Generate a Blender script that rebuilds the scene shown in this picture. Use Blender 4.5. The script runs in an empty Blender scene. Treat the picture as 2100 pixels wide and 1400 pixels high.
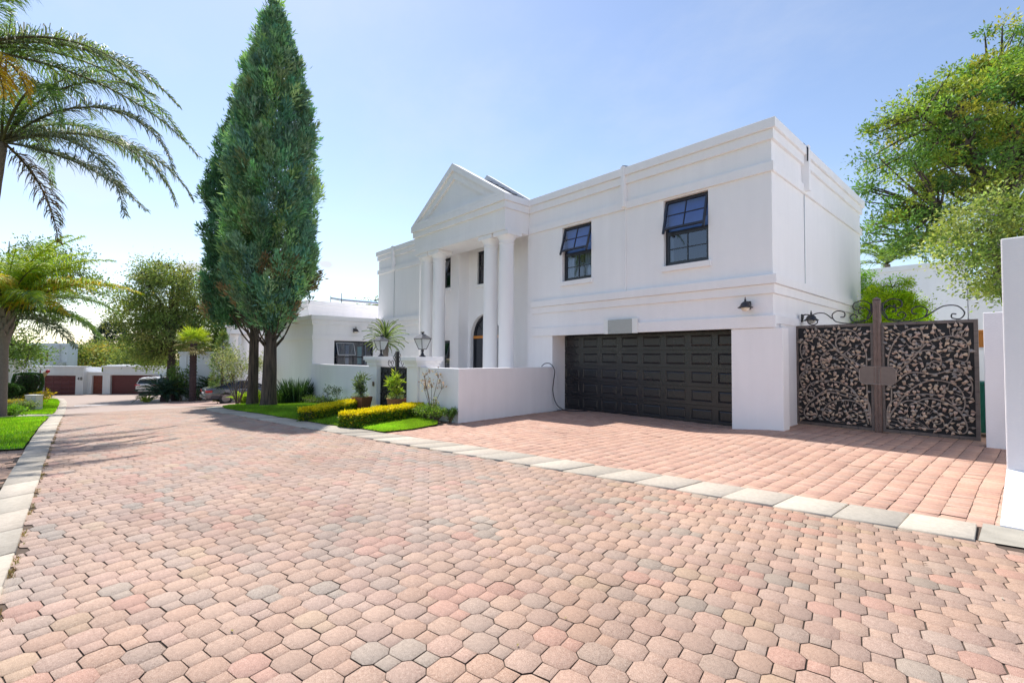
import bpy, math, random
import numpy as np
from mathutils import Vector, Matrix
random.seed(7); rng = np.random.default_rng(11)
S = bpy.context.scene
COL = S.collection
R = math.radians
PI = math.pi

# ------------------------------------------------------------------ ground height
KX = [-400, -140, -100, -66, -45, -35, -28, -21, -16, -11, -6, 60]
KZ = [-6, -3.4, -3.0, -2.4, -1.95, -1.5, -.97, -.45, -.15, -.02, 0, 0]
def sst(t):
    t = np.clip(t, 0, 1); return t*t*(3-2*t)
def gzn(x, y):
    x = np.asarray(x, float); y = np.asarray(y, float)
    s = 0
    for dx in (-1.5, -.75, 0, .75, 1.5): s = s+np.interp(x+dx, KX, KZ)
    return s/5 + .11*sst((x+5.0)/1.5)*sst((y-7)/3.5)
def gz(x, y=0.): return float(gzn(x, y))

# ------------------------------------------------------------------ materials
def newmat(name):
    m = bpy.data.materials.new(name); m.use_nodes = True
    nt = m.node_tree; b = nt.nodes['Principled BSDF']
    return m, nt, b
def N(nt, t, **kw):
    n = nt.nodes.new(t)
    for k, v in kw.items():
        if k in n.inputs: n.inputs[k].default_value = v
        else: setattr(n, k, v)
    return n
def lk(nt, a, b): nt.links.new(a, b)
def objco(nt): return N(nt, 'ShaderNodeTexCoord').outputs['Object']
def geoco(nt): return N(nt, 'ShaderNodeNewGeometry').outputs['Position']

def simple(name, col, rough=.5, metal=0, var=.12, scale=8., bump=0, bscale=60., spec=.5, coat=0):
    m, nt, b = newmat(name)
    b.inputs['Roughness'].default_value = rough; b.inputs['Metallic'].default_value = metal
    b.inputs['Specular IOR Level'].default_value = spec
    b.inputs['Coat Weight'].default_value = coat
    co = geoco(nt)
    n = N(nt, 'ShaderNodeTexNoise', Scale=scale, Detail=5.); lk(nt, co, n.inputs['Vector'])
    mr = N(nt, 'ShaderNodeMapRange'); mr.inputs[3].default_value = 1-var; mr.inputs[4].default_value = 1+var
    lk(nt, n.outputs['Fac'], mr.inputs[0])
    mx = N(nt, 'ShaderNodeVectorMath', operation='SCALE'); mx.inputs[0].default_value = col[:3]
    lk(nt, mr.outputs[0], mx.inputs['Scale']); lk(nt, mx.outputs[0], b.inputs['Base Color'])
    if bump:
        n2 = N(nt, 'ShaderNodeTexNoise', Scale=bscale, Detail=6.); lk(nt, co, n2.inputs['Vector'])
        bp = N(nt, 'ShaderNodeBump', Strength=bump, Distance=.01); lk(nt, n2.outputs['Fac'], bp.inputs['Height'])
        lk(nt, bp.outputs[0], b.inputs['Normal'])
    return m

def plaster(name, col=(.86, .84, .845), stain=.03):
    m, nt, b = newmat(name); b.inputs['Roughness'].default_value = .85
    b.inputs['Specular IOR Level'].default_value = .2
    co = geoco(nt)
    n = N(nt, 'ShaderNodeTexNoise', Scale=.7, Detail=6., Roughness=.6); lk(nt, co, n.inputs['Vector'])
    mp = N(nt, 'ShaderNodeMapping'); mp.inputs['Scale'].default_value = (3., 3., .35); lk(nt, co, mp.inputs['Vector'])
    n3 = N(nt, 'ShaderNodeTexNoise', Scale=1.6, Detail=5.); lk(nt, mp.outputs[0], n3.inputs['Vector'])
    ad = N(nt, 'ShaderNodeMath', operation='MULTIPLY'); lk(nt, n.outputs['Fac'], ad.inputs[0]); lk(nt, n3.outputs['Fac'], ad.inputs[1])
    mr = N(nt, 'ShaderNodeMapRange'); mr.inputs[1].default_value = .08; mr.inputs[2].default_value = .42
    mr.inputs[3].default_value = 1-stain; mr.inputs[4].default_value = 1.03
    lk(nt, ad.outputs[0], mr.inputs[0])
    mx = N(nt, 'ShaderNodeVectorMath', operation='SCALE'); mx.inputs[0].default_value = col
    lk(nt, mr.outputs[0], mx.inputs['Scale']); lk(nt, mx.outputs[0], b.inputs['Base Color'])
    n2 = N(nt, 'ShaderNodeTexNoise', Scale=38., Detail=4.); lk(nt, co, n2.inputs['Vector'])
    bp = N(nt, 'ShaderNodeBump', Strength=.35, Distance=.012); lk(nt, n2.outputs['Fac'], bp.inputs['Height'])
    n4 = N(nt, 'ShaderNodeTexNoise', Scale=2.2, Detail=2.); lk(nt, co, n4.inputs['Vector'])
    bp2 = N(nt, 'ShaderNodeBump', Strength=.25, Distance=.03); lk(nt, n4.outputs['Fac'], bp2.inputs['Height'])
    lk(nt, bp.outputs[0], bp2.inputs['Normal']); lk(nt, bp2.outputs[0], b.inputs['Normal'])
    return m

def attrmat(name, rough=.8, transl=0., speck=0., noise=.15, nscale=40., bump=0., metal=0., spec=.3):
    """colour comes from the mesh's own 'col' attribute (each tile or leaf its own colour)"""
    m, nt, b = newmat(name); b.inputs['Roughness'].default_value = rough; b.inputs['Metallic'].default_value = metal
    b.inputs['Specular IOR Level'].default_value = spec
    a = N(nt, 'ShaderNodeAttribute'); a.attribute_name = 'col'
    co = geoco(nt)
    n = N(nt, 'ShaderNodeTexNoise', Scale=nscale, Detail=4.); lk(nt, co, n.inputs['Vector'])
    mr = N(nt, 'ShaderNodeMapRange'); mr.inputs[1].default_value = .3; mr.inputs[2].default_value = .7
    mr.inputs[3].default_value = 1-noise; mr.inputs[4].default_value = 1+noise
    lk(nt, n.outputs['Fac'], mr.inputs[0])
    mx = N(nt, 'ShaderNodeVectorMath', operation='SCALE'); lk(nt, a.outputs['Color'], mx.inputs[0])
    lk(nt, mr.outputs[0], mx.inputs['Scale']); out = mx.outputs[0]
    if speck:
        v = N(nt, 'ShaderNodeTexNoise', Scale=260., Detail=3., Roughness=.75); lk(nt, co, v.inputs['Vector'])
        m2 = N(nt, 'ShaderNodeMapRange'); m2.inputs[1].default_value = .40; m2.inputs[2].default_value = .66
        m2.inputs[3].default_value = -speck; m2.inputs[4].default_value = speck*1.6; lk(nt, v.outputs['Fac'], m2.inputs[0])
        a2 = N(nt, 'ShaderNodeVectorMath', operation='ADD'); wv = N(nt, 'ShaderNodeVectorMath', operation='MULTIPLY'); wv.inputs[1].default_value = (1.15, 1., .85); lk(nt, m2.outputs[0], wv.inputs[0]); lk(nt, out, a2.inputs[0]); lk(nt, wv.outputs[0], a2.inputs[1]); out = a2.outputs[0]
        # large soft dirt patches
        d = N(nt, 'ShaderNodeTexNoise', Scale=.55, Detail=5.); lk(nt, co, d.inputs['Vector'])
        m3 = N(nt, 'ShaderNodeMapRange'); m3.inputs[1].default_value = .3; m3.inputs[2].default_value = .7
        m3.inputs[3].default_value = .86; m3.inputs[4].default_value = 1.1; lk(nt, d.outputs['Fac'], m3.inputs[0])
        s3 = N(nt, 'ShaderNodeVectorMath', operation='SCALE'); lk(nt, out, s3.inputs[0]); lk(nt, m3.outputs[0], s3.inputs['Scale']); out = s3.outputs[0]
    lk(nt, out, b.inputs['Base Color'])
    if bump:
        n2 = N(nt, 'ShaderNodeTexNoise', Scale=120., Detail=5.); lk(nt, co, n2.inputs['Vector'])
        bp = N(nt, 'ShaderNodeBump', Strength=bump, Distance=.006); lk(nt, n2.outputs['Fac'], bp.inputs['Height'])
        lk(nt, bp.outputs[0], b.inputs['Normal'])
    if transl:
        t = N(nt, 'ShaderNodeBsdfTranslucent')
        g = N(nt, 'ShaderNodeVectorMath', operation='MULTIPLY'); g.inputs[1].default_value = (1.25, 1.25, .6)
        lk(nt, out, g.inputs[0]); lk(nt, g.outputs[0], t.inputs['Color'])
        ms = N(nt, 'ShaderNodeMixShader'); ms.inputs[0].default_value = transl
        lk(nt, b.outputs[0], ms.inputs[1]); lk(nt, t.outputs[0], ms.inputs[2])
        lk(nt, ms.outputs[0], nt.nodes['Material Output'].inputs['Surface'])
    return m

def glassmat(name, tint=(.5, .6, .7), transp=.5, rough=.03):
    m, nt, b = newmat(name); nt.nodes.remove(b)
    t = N(nt, 'ShaderNodeBsdfTransparent'); t.inputs['Color'].default_value = (*tint, 1)
    g = N(nt, 'ShaderNodeBsdfGlossy', Roughness=rough); g.inputs['Color'].default_value = (.9, .93, 1, 1)
    f = N(nt, 'ShaderNodeFresnel', IOR=1.5); mr = N(nt, 'ShaderNodeMapRange')
    mr.inputs[3].default_value = 1-transp-.4 if transp < .6 else .04; mr.inputs[4].default_value = 1.
    lk(nt, f.outputs[0], mr.inputs[0])
    n = N(nt, 'ShaderNodeTexNoise', Scale=1.2, Detail=1.); lk(nt, geoco(nt), n.inputs['Vector'])
    bp = N(nt, 'ShaderNodeBump', Strength=.25, Distance=.02); lk(nt, n.outputs['Fac'], bp.inputs['Height']); lk(nt, bp.outputs[0], g.inputs['Normal'])
    ms = N(nt, 'ShaderNodeMixShader'); lk(nt, mr.outputs[0], ms.inputs[0]); lk(nt, t.outputs[0], ms.inputs[1]); lk(nt, g.outputs[0], ms.inputs[2])
    lk(nt, ms.outputs[0], nt.nodes['Material Output'].inputs['Surface'])
    return m

M = {}
M['plaster'] = plaster('white_plaster')
M['plaster_b'] = plaster('garden_wall_plaster', (.81, .795, .81), .05)
M['plaster_far'] = plaster('far_plaster', (.80, .80, .80), .05)
M['black'] = simple('black_paint', (.018, .018, .022), .35, var=.3, scale=30)
M['frame'] = simple('window_frame_black', (.02, .022, .03), .3, var=.2, scale=20)
M['dark'] = simple('room_dark', (.02, .02, .022), .9, var=.3, scale=3)
M['curtain'] = simple('curtain', (.6, .62, .66), .9, var=.2, scale=5)
M['pane_blue'] = simple('pane_tint_blue', (.20, .33, .62), .9, var=.25, scale=4)  # colour of the sheet added to turn the upper panes bright blue
M['glass'] = glassmat('window_glass', (.55, .62, .72), .5)
M['glass_blue'] = glassmat('sash_glass', (.45, .6, .85), .5)
M['lampglass'] = simple('lamp_glass', (.46, .49, .49), .25, var=.05, coat=.3)
M['globe'] = simple('opal_globe', (.72, .66, .58), .25, var=.05)
M['iron'] = simple('wrought_iron', (.03, .028, .032), .45, var=.3, scale=25)
M['bronze'] = simple('bronze_frame', (.15, .122, .11), .5, .35, var=.35, scale=14, bump=.3, bscale=50)
M['vine'] = simple('bronze_vine', (.34, .28, .24), .5, .35, var=.3, scale=22)
M['rustpost'] = simple('rusty_bronze_post', (.20, .14, .12), .45, .45, var=.35, scale=14, bump=.3, bscale=60)
M['gatepanel'] = simple('gate_backing', (.007, .007, .009), .6, var=.5, scale=3)
M['gateleaf'] = attrmat('copper_leaf', .38, noise=.30, nscale=60, metal=.45, spec=.5)
M['rust'] = simple('rusty_pot', (.26, .10, .05), .8, var=.35, scale=14, bump=.4)
M['orange'] = simple('orange_timber', (.55, .2, .03), .5, var=.15)
M['steel'] = simple('steel_strip', (.3, .3, .3), .35, .6, var=.2)
M['maroon'] = simple('maroon_wood', (.15, .04, .04), .55, var=.25, scale=9, bump=.2, bscale=12)
M['redwood'] = simple('red_wood_door', (.2, .055, .035), .55, var=.2, scale=9)
M['tile'] = simple('dark_roof_tile', (.04, .042, .055), .6, var=.4, scale=12, bump=.5, bscale=12)
M['kerb'] = attrmat('kerb_concrete', .85, speck=.03, noise=.1, nscale=25, bump=.35)
M['paver'] = attrmat('road_paver', .85, speck=.085, noise=.12, nscale=45, bump=.5)
M['brick'] = attrmat('driveway_brick', .8, speck=.025, noise=.10, nscale=30, bump=.35)
M['leaf'] = attrmat('leaves', .55, transl=.35, noise=.15, nscale=6)
M['leaf_far'] = attrmat('far_leaves', .7, transl=.25, noise=.15, nscale=2)
M['needle'] = attrmat('needles', .7, transl=.3, noise=.2, nscale=5)
M['grass'] = attrmat('grass_blades', .6, transl=.45, noise=.12, nscale=3)
M['petal'] = attrmat('petals', .6, transl=.3)
M['bark'] = simple('bark', (.085, .062, .05), .95, var=.45, scale=9, bump=1., bscale=22)
M['bark_cyp'] = None
M['bark_palm'] = simple('palm_trunk', (.20, .165, .14), .95, var=.3, scale=14, bump=.8, bscale=18)
M['bark_red'] = simple('fan_palm_trunk', (.065, .04, .04), .98, var=.5, scale=20, bump=1., bscale=25)
M['twig'] = simple('twig', (.14, .10, .08), .9, var=.3, scale=20)
M['rubber'] = simple('black_rubber', (.012, .012, .014), .7, var=.2)
M['cable'] = simple('black_hose', (.012, .016, .03), .4, var=.2)
M['carsilver'] = simple('grey_car_paint', (.13, .14, .16), .25, .55, var=.03, coat=.8)
M['carwhite'] = simple('white_car_paint', (.75, .75, .77), .25, var=.02, coat=.8)
M['carglass'] = simple('car_glass', (.02, .025, .035), .06, var=.1, coat=.5)
M['alloy'] = simple('alloy_rim', (.30, .30, .31), .3, .7, var=.1)
M['red'] = simple('tail_light', (.45, .012, .02), .15, var=.1, coat=.5)
M['plastic'] = simple('dark_plastic', (.03, .03, .033), .55, var=.2)
M['cream'] = simple('cream_metal', (.55, .54, .48), .5, var=.08)
M['signgrey'] = simple('grey_sign', (.40, .42, .40), .5, var=.06)
M['signwhite'] = simple('sign_white', (.8, .8, .78), .4, var=.05)
M['solar'] = simple('solar_panel', (.02, .05, .13), .12, var=.2, coat=.6)
M['alu'] = simple('aluminium', (.55, .56, .58), .4, .7, var=.1)
M['green'] = simple('green_plastic', (.01, .16, .12), .5, var=.1)
M['brown'] = simple('brown_box', (.12, .075, .04), .5, var=.2)
M['soil'] = simple('soil', (.07, .05, .035), .95, var=.4, scale=12, bump=.6)
M['concrete'] = simple('concrete_patch', (.36, .33, .27), .9, var=.3, scale=5, bump=.6)

M['bounce_pave'] = simple('pale_bounce_paving', (.74, .71, .66), .9, var=.1, scale=3)  # pale surface for the paving added to reflect light
def stripe_bark():
    m, nt, b = newmat('cypress_bark'); b.inputs['Roughness'].default_value = .95
    co = geoco(nt); mp = N(nt, 'ShaderNodeMapping'); mp.inputs['Scale'].default_value = (14, 14, 1.1); lk(nt, co, mp.inputs['Vector'])
    n = N(nt, 'ShaderNodeTexNoise', Scale=1., Detail=8., Roughness=.65); lk(nt, mp.outputs[0], n.inputs['Vector'])
    cr = N(nt, 'ShaderNodeValToRGB'); cr.color_ramp.elements[0].position = .35; cr.color_ramp.elements[0].color = (.03, .022, .02, 1)
    cr.color_ramp.elements[1].position = .68; cr.color_ramp.elements[1].color = (.16, .115, .085, 1)
    lk(nt, n.outputs['Fac'], cr.inputs[0]); lk(nt, cr.outputs[0], b.inputs['Base Color'])
    bp = N(nt, 'ShaderNodeBump', Strength=1., Distance=.05); lk(nt, n.outputs['Fac'], bp.inputs['Height']); lk(nt, bp.outputs[0], b.inputs['Normal'])
    return m
M['bark_cyp'] = stripe_bark()

# ------------------------------------------------------------------ mesh builder
class MB:
    def __init__(s): s.v = []; s.f = []
    def add(s, vs, fs):
        o = len(s.v); s.v += [tuple(p) for p in vs]; s.f += [tuple(i+o for i in f) for f in fs]; return s
    def box(s, x0, x1, y0, y1, z0, z1, mat=None):
        vs = [(x, y, z) for z in (z0, z1) for y in (y0, y1) for x in (x0, x1)]
        if mat is not None: vs = [mat @ Vector(p) for p in vs]
        return s.add(vs, [(0, 2, 3, 1), (4, 5, 7, 6), (0, 1, 5, 4), (1, 3, 7, 5), (3, 2, 6, 7), (2, 0, 4, 6)])
    def quad(s, a, b, c, d): return s.add([a, b, c, d], [(0, 1, 2, 3)])
    def prism(s, poly, y0, y1):          # poly in x,z, extruded along y
        n = len(poly); vs = [(x, y0, z) for x, z in poly]+[(x, y1, z) for x, z in poly]
        fs = [tuple(range(n)), tuple(range(2*n-1, n-1, -1))]+[(i, i+n, (i+1) % n+n, (i+1) % n) for i in range(n)]
        return s.add(vs, fs)
    def ring(s, outer, inner, y0, y1):   # flat ring between two polygons with equal counts, in x,z
        n = len(outer); vs = [(x, y, z) for P_ in (outer, inner) for y in (y0, y1) for x, z in P_]
        fs = []
        for i in range(n):
            j = (i+1) % n
            fs += [(i, j, 2*n+j, 2*n+i), (n+i, 3*n+i, 3*n+j, n+j), (i, n+i, n+j, j), (2*n+i, 2*n+j, 3*n+j, 3*n+i)]
        return s.add(vs, fs)
    def tube(s, pts, rad, sides=6, cap=True):
        pts = [Vector(p) for p in pts]; n = len(pts)
        if not hasattr(rad, '__len__'): rad = [rad]*n
        up = None; vs = []; fs = []
        for i, p in enumerate(pts):
            t = (pts[min(i+1, n-1)]-pts[max(i-1, 0)])
            if t.length < 1e-9: t = Vector((0, 0, 1))
            t.normalize()
            if up is None: up = Vector((0, 0, 1)) if abs(t.z) < .9 else Vector((1, 0, 0))
            a = t.cross(up)
            if a.length < 1e-6: a = t.orthogonal()
            a.normalize(); b = a.cross(t); up = b
            for k in range(sides):
                an = 2*PI*k/sides; vs.append(p+(a*math.cos(an)+b*math.sin(an))*rad[i])
        for i in range(n-1):
            for k in range(sides):
                j = (k+1) % sides; fs.append((i*sides+k, i*sides+j, (i+1)*sides+j, (i+1)*sides+k))
        if cap: fs += [tuple(range(sides-1, -1, -1)), tuple((n-1)*sides+k for k in range(sides))]
        return s.add(vs, fs)
    def lathe(s, prof, c=(0, 0, 0), seg=20, mat=None):   # prof (r,z)
        vs = []; fs = []; n = len(prof)
        for r, z in prof:
            for k in range(seg):
                a = 2*PI*k/seg; p = Vector((r*math.cos(a), r*math.sin(a), z))
                if mat is not None: p = mat @ p
                vs.append((p.x+c[0], p.y+c[1], p.z+c[2]))
        for i in range(n-1):
            for k in range(seg):
                j = (k+1) % seg; fs.append((i*seg+k, i*seg+j, (i+1)*seg+j, (i+1)*seg+k))
        fs += [tuple(range(seg-1, -1, -1)), tuple((n-1)*seg+k for k in range(seg))]
        return s.add(vs, fs)
    def build(s, name, mat, parent=None, smooth=False, bevel=0, loc=None, rz=0):
        me = bpy.data.meshes.new(name); me.from_pydata(s.v, [], s.f); me.validate(); me.update()
        me.materials.append(mat)
        if smooth: me.shade_smooth()
        o = bpy.data.objects.new(name, me); COL.objects.link(o)
        if bevel:
            bv = o.modifiers.new('b', 'BEVEL'); bv.width = bevel; bv.segments = 2; bv.limit_method = 'ANGLE'; bv.angle_limit = R(40)
            bv.harden_normals = False
        if parent: o.parent = parent
        if loc is not None: o.location = loc
        o.rotation_euler.z = rz
        return o

def np_mesh(name, V, F, mat, parent=None, col=None, smooth=False):
    """V (n,3); F (m,k) all faces same size; col (n,3) per vertex"""
    V = np.asarray(V, np.float32); F = np.asarray(F, np.int32)
    me = bpy.data.meshes.new(name); m, k = F.shape
    me.vertices.add(len(V)); me.vertices.foreach_set('co', V.ravel())
    me.loops.add(m*k); me.loops.foreach_set('vertex_index', F.ravel())
    me.polygons.add(m); me.polygons.foreach_set('loop_start', np.arange(0, m*k, k, dtype=np.int32))
    me.polygons.foreach_set('loop_total', np.full(m, k, np.int32))
    me.update(calc_edges=True)
    if col is not None:
        a = me.color_attributes.new('col', 'FLOAT_COLOR', 'POINT')
        c = np.ones((len(V), 4), np.float32); c[:, :3] = col; a.data.foreach_set('color', c.ravel())
    me.materials.append(mat)
    if smooth: me.shade_smooth()
    o = bpy.data.objects.new(name, me); COL.objects.link(o)
    if parent: o.parent = parent
    return o
def set_col(o, rgb):
    me = o.data; a = me.color_attributes.new('col', 'FLOAT_COLOR', 'POINT')
    for d in a.data: d.color = (*rgb, 1)

def thing(name, label, cat, loc=(0, 0, 0), rz=0, group=None):
    o = bpy.data.objects.new(name, None); o.empty_display_size = .2; COL.objects.link(o); o.location = loc; o.rotation_euler.z = rz
    o['label'] = label; o['category'] = cat
    if group: o['group'] = group
    return o
def tag(o, label, cat, group=None):
    o['label'] = label; o['category'] = cat
    if group: o['group'] = group
    return o
def struct(o): o['kind'] = 'structure'; return o
def stuff(o, label=None, cat=None):
    o['kind'] = 'stuff'
    if label: o['label'] = label; o['category'] = cat
    return o

# ------------------------------------------------------------------ foliage helpers
def unit(a): return a/np.maximum(np.linalg.norm(a, axis=-1, keepdims=True), 1e-9)
def leaves(name, P, D, L, W, C, mat, parent=None, fold=.25):
    """rhombic leaves: P base points, D directions, L lengths, W widths, C colours"""
    n = len(P); D = unit(D); r = rng.normal(size=(n, 3)); S_ = unit(np.cross(D, r)); Nn = np.cross(S_, D)
    L = np.broadcast_to(L, (n,))[:, None]; W = np.broadcast_to(W, (n,))[:, None]
    V = np.empty((n, 4, 3))
    V[:, 0] = P; V[:, 1] = P+D*L*.45+S_*W*.5+Nn*W*fold; V[:, 2] = P+D*L; V[:, 3] = P+D*L*.45-S_*W*.5+Nn*W*fold
    F = np.arange(n*4).reshape(n, 4)
    return np_mesh(name, V.reshape(-1, 3), F, mat, parent, np.repeat(C, 4, axis=0))
def blades(name, P, D, L, W, C, mat, parent=None):
    n = len(P); D = unit(D); r = rng.normal(size=(n, 3)); S_ = unit(np.cross(D, r))
    L = np.broadcast_to(L, (n,))[:, None]; W = np.broadcast_to(W, (n,))[:, None]
    V = np.empty((n, 3, 3)); V[:, 0] = P-S_*W*.5; V[:, 1] = P+S_*W*.5; V[:, 2] = P+D*L
    return np_mesh(name, V.reshape(-1, 3), np.arange(n*3).reshape(n, 3), mat, parent, np.repeat(C, 3, axis=0))
def pick(cols, n, jit=.2, w=None):
    cols = np.array(cols, float); i = rng.choice(len(cols), n, p=w)
    return np.clip(cols[i]*(1+rng.uniform(-jit, jit, (n, 1)))*(1+rng.uniform(-jit*.3, jit*.3, (n, 3))), 0, 1)

def tree(name, label, base, fork_h, top, blobs, ncl, lpc, lsize, cols, cr=.45, trunk_r=.2, barkm='bark', leafm='leaf',
         cat='tree', group=None, nlimb=9, seed=1, shell=.55, lean=(0, 0), wl=.5, clcol=.25, twig_r=.02):
    global rng
    rng = np.random.default_rng(seed); rd = random.Random(seed)
    t = thing(name, label, cat, base, group=group)
    bx, by, bz = base
    bl = np.array(blobs, float)
    vol = bl[:, 3]*bl[:, 4]*bl[:, 5]; bi = rng.choice(len(bl), ncl, p=vol/vol.sum())
    u = unit(rng.normal(size=(ncl, 3))); rr = (shell+(1-shell)*rng.random((ncl, 1))**.7)
    Cc = bl[bi, :3]+u*rr*bl[bi, 3:6]; Cc[:, 2] = np.maximum(Cc[:, 2], .4)     # local to base
    mb = MB()
    fk = Vector((lean[0]*.5, lean[1]*.5, fork_h)); tp = Vector((lean[0], lean[1], top))
    tr = [Vector((0, 0, -.1)), Vector((0.03, 0, fork_h*.5)), fk, fk.lerp(tp, .35)+Vector((rd.uniform(-.2, .2), rd.uniform(-.2, .2), 0)), fk.lerp(tp, .7), tp]
    mb.tube(tr, [trunk_r*1.35, trunk_r, trunk_r*.85, trunk_r*.55, trunk_r*.32, trunk_r*.1], 9)
    limbs = []
    idx = rng.permutation(ncl)[:nlimb]
    for k, i in enumerate(idx):
        e = Vector(Cc[i]); f0 = rd.uniform(0, .45); s0 = fk.lerp(tp, f0)
        mid = s0.lerp(e, .5)+Vector((rd.uniform(-.3, .3), rd.uniform(-.3, .3), (e-s0).length*.10))
        pts = [s0, s0.lerp(mid, .55), mid, mid.lerp(e, .5), e]; r0 = trunk_r*(.5-.25*f0)
        mb.tube(pts, [r0, r0*.8, r0*.55, r0*.35, r0*.12], 6); limbs += pts[1:4]+[s0.lerp(mid, .8), mid.lerp(e, .25), mid.lerp(e, .75)]
    limbs += [fk.lerp(tp, q) for q in (.2, .4, .6, .8, 1)]
    LP = np.array([tuple(p) for p in limbs])
    for i in range(ncl):
        d = np.linalg.norm(LP-Cc[i], axis=1)+.6*np.maximum(LP[:, 2]-Cc[i, 2], 0); a = Vector(LP[int(np.argmin(d))]); e = Vector(Cc[i])
        m_ = a.lerp(e, .5)+Vector((rd.uniform(-.12, .12), rd.uniform(-.12, .12), rd.uniform(0, .15)))
        mb.tube([a, m_, e], [twig_r*1.4, twig_r, twig_r*.4], 4, False)
    mb.build('trunk', M[barkm], t, smooth=True)
    n = ncl*lpc; ci = np.repeat(np.arange(ncl), lpc)
    off = rng.normal(size=(n, 3))*np.array([1, 1, .7])*cr*(.6+.8*rng.random((ncl,))[ci])[:, None]*.62
    P = Cc[ci]+off; D = unit(off)+rng.normal(size=(n, 3))*.6+np.array([0, 0, .15])
    cc = pick(cols, ncl, clcol)[ci]*(1+rng.uniform(-.25, .25, (n, 1)))
    L = lsize*(.6+.8*rng.random(n))
    leaves('crown', P, D, L, L*wl, np.clip(cc, 0, 1), M[leafm], t)
    return t

def frond_geo(az, el, length, curve, nl, ll, cols, start=(0, 0, 0), droop=.6, w=.035, twist=0., rachis=.022, mix=None, yaw=0., lift=.35):
    """returns (V,F,C) of leaflets and rachis points"""
    n = 26; pts = [np.array(start, float)]; dirs = []
    for i in range(n):
        t = i/(n-1); e = el-curve*(t**1.25); a = az+yaw*t
        d = np.array([math.cos(e)*math.cos(a), math.cos(e)*math.sin(a), math.sin(e)]); dirs.append(d); pts.append(pts[-1]+d*length/n)
    pts = np.array(pts); dirs = np.array(dirs+[dirs[-1]])
    t = np.linspace(.10, .995, nl); t = np.repeat(t, 2); side = np.tile([1., -1.], nl)
    fi = t*n; i0 = np.minimum(fi.astype(int), n-1); fr = (fi-i0)[:, None]
    P = pts[i0]*(1-fr)+pts[i0+1]*fr; T = unit(dirs[i0])
    Sd = unit(np.cross(T, [0, 0, 1.]))*side[:, None]; U = np.cross(Sd*side[:, None], T)
    m = len(t); prof = np.clip(np.sin(np.clip(t*1.0+.12, 0, 1)*PI)**.55, .25, 1)
    L = ll*prof*(.85+.3*rng.random(m))
    lf = rng.normal(lift, .30, (m, 1))
    d1 = unit(Sd*.8+T*.65+U*lf+rng.normal(size=(m, 3))*.10)
    d2 = unit(d1+np.array([0, 0, -1.])*(droop+rng.uniform(-.25, .35, (m, 1))))
    d3 = unit(d2+np.array([0, 0, -1.])*(droop*1.2))
    Wv = unit(np.cross(d1, rng.normal(size=(m, 3))))*(w*.5)
    A = P; B = A+d1*L[:, None]*.4; Cq = B+d2*L[:, None]*.35; E = Cq+d3*L[:, None]*.3
    V = np.stack([A-Wv*.6, A+Wv*.6, B+Wv, B-Wv, Cq+Wv*.8, Cq-Wv*.8, E+Wv*.1, E-Wv*.1], 1)
    F = np.array([[0, 1, 2, 3], [3, 2, 4, 5], [5, 4, 6, 7]])
    F = (F[None]+np.arange(m)[:, None, None]*8).reshape(-1, 4)
    C = np.repeat(pick(cols, m, .25, mix), 8, axis=0)
    return V.reshape(-1, 3), F, C, pts
def frond(parent, cols, stemcol, name='frond', **kw):
    V, F, C, pts = frond_geo(cols=cols, **kw)
    mb = MB(); n = len(pts); r = kw.get('rachis', .022)
    mb.tube(pts[::2], [r*(1.3-1.1*i/(len(pts[::2])-1)) for i in range(len(pts[::2]))], 5)
    rv = np.array(mb.v); rf = [f for f in mb.f if len(f) == 4]
    F2 = np.array(rf)+len(V)
    V2 = np.vstack([V, rv]); C2 = np.vstack([C, np.tile(stemcol, (len(rv), 1))])
    return np_mesh(name, V2, np.vstack([F, F2]), M['leaf'], parent, C2)

# ================================================================== SETTING
def inpoly(px, py, poly):
    ins = np.zeros(len(px), bool); n = len(poly)
    for i in range(n):
        x1, y1 = poly[i]; x2, y2 = poly[(i+1) % n]
        c = ((y1 > py) != (y2 > py)); xi = (x2-x1)*(py-y1)/((y2-y1) or 1e-9)+x1
        ins ^= c & (px < xi)
    return ins
def sheet(name, poly_or_rect, dz, mat, res=.5):
    """gridded sheet clipped to a rectangle x0,x1,y0,y1 following the ground"""
    x0, x1, y0, y1 = poly_or_rect
    nx = max(2, int((x1-x0)/res)+1); ny = max(2, int((y1-y0)/res)+1)
    X, Y = np.meshgrid(np.linspace(x0, x1, nx), np.linspace(y0, y1, ny)); Z = gzn(X, Y)+dz
    V = np.stack([X, Y, Z], -1).reshape(-1, 3); i = np.arange(nx*ny).reshape(ny, nx)
    F = np.stack([i[:-1, :-1], i[:-1, 1:], i[1:, 1:], i[1:, :-1]], -1).reshape(-1, 4)
    return np_mesh(name, V, F, mat, smooth=True)
def polysheet(name, poly, dz, mat, res=.25):
    import bmesh
    bm = bmesh.new(); vs = [bm.verts.new((x, y, 0)) for x, y in poly]; bm.faces.new(vs)
    xs = [p[0] for p in poly]; ys = [p[1] for p in poly]
    step = res
    for ax, lo, hi in ((0, min(xs), max(xs)), (1, min(ys), max(ys))):
        k = lo+step
        while k < hi:
            co = (k, 0, 0) if ax == 0 else (0, k, 0); no = (1, 0, 0) if ax == 0 else (0, 1, 0)
            bmesh.ops.bisect_plane(bm, geom=bm.verts[:]+bm.edges[:]+bm.faces[:], plane_co=co, plane_no=no); k += step
    for v in bm.verts: v.co.z = gz(v.co.x, v.co.y)+dz
    for f in bm.faces:
        f.normal_update()
        if f.normal.z < 0: f.normal_flip()
    me = bpy.data.meshes.new(name); bm.to_mesh(me); bm.free(); me.materials.append(mat)
    o = bpy.data.objects.new(name, me); COL.objects.link(o); return o

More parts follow.
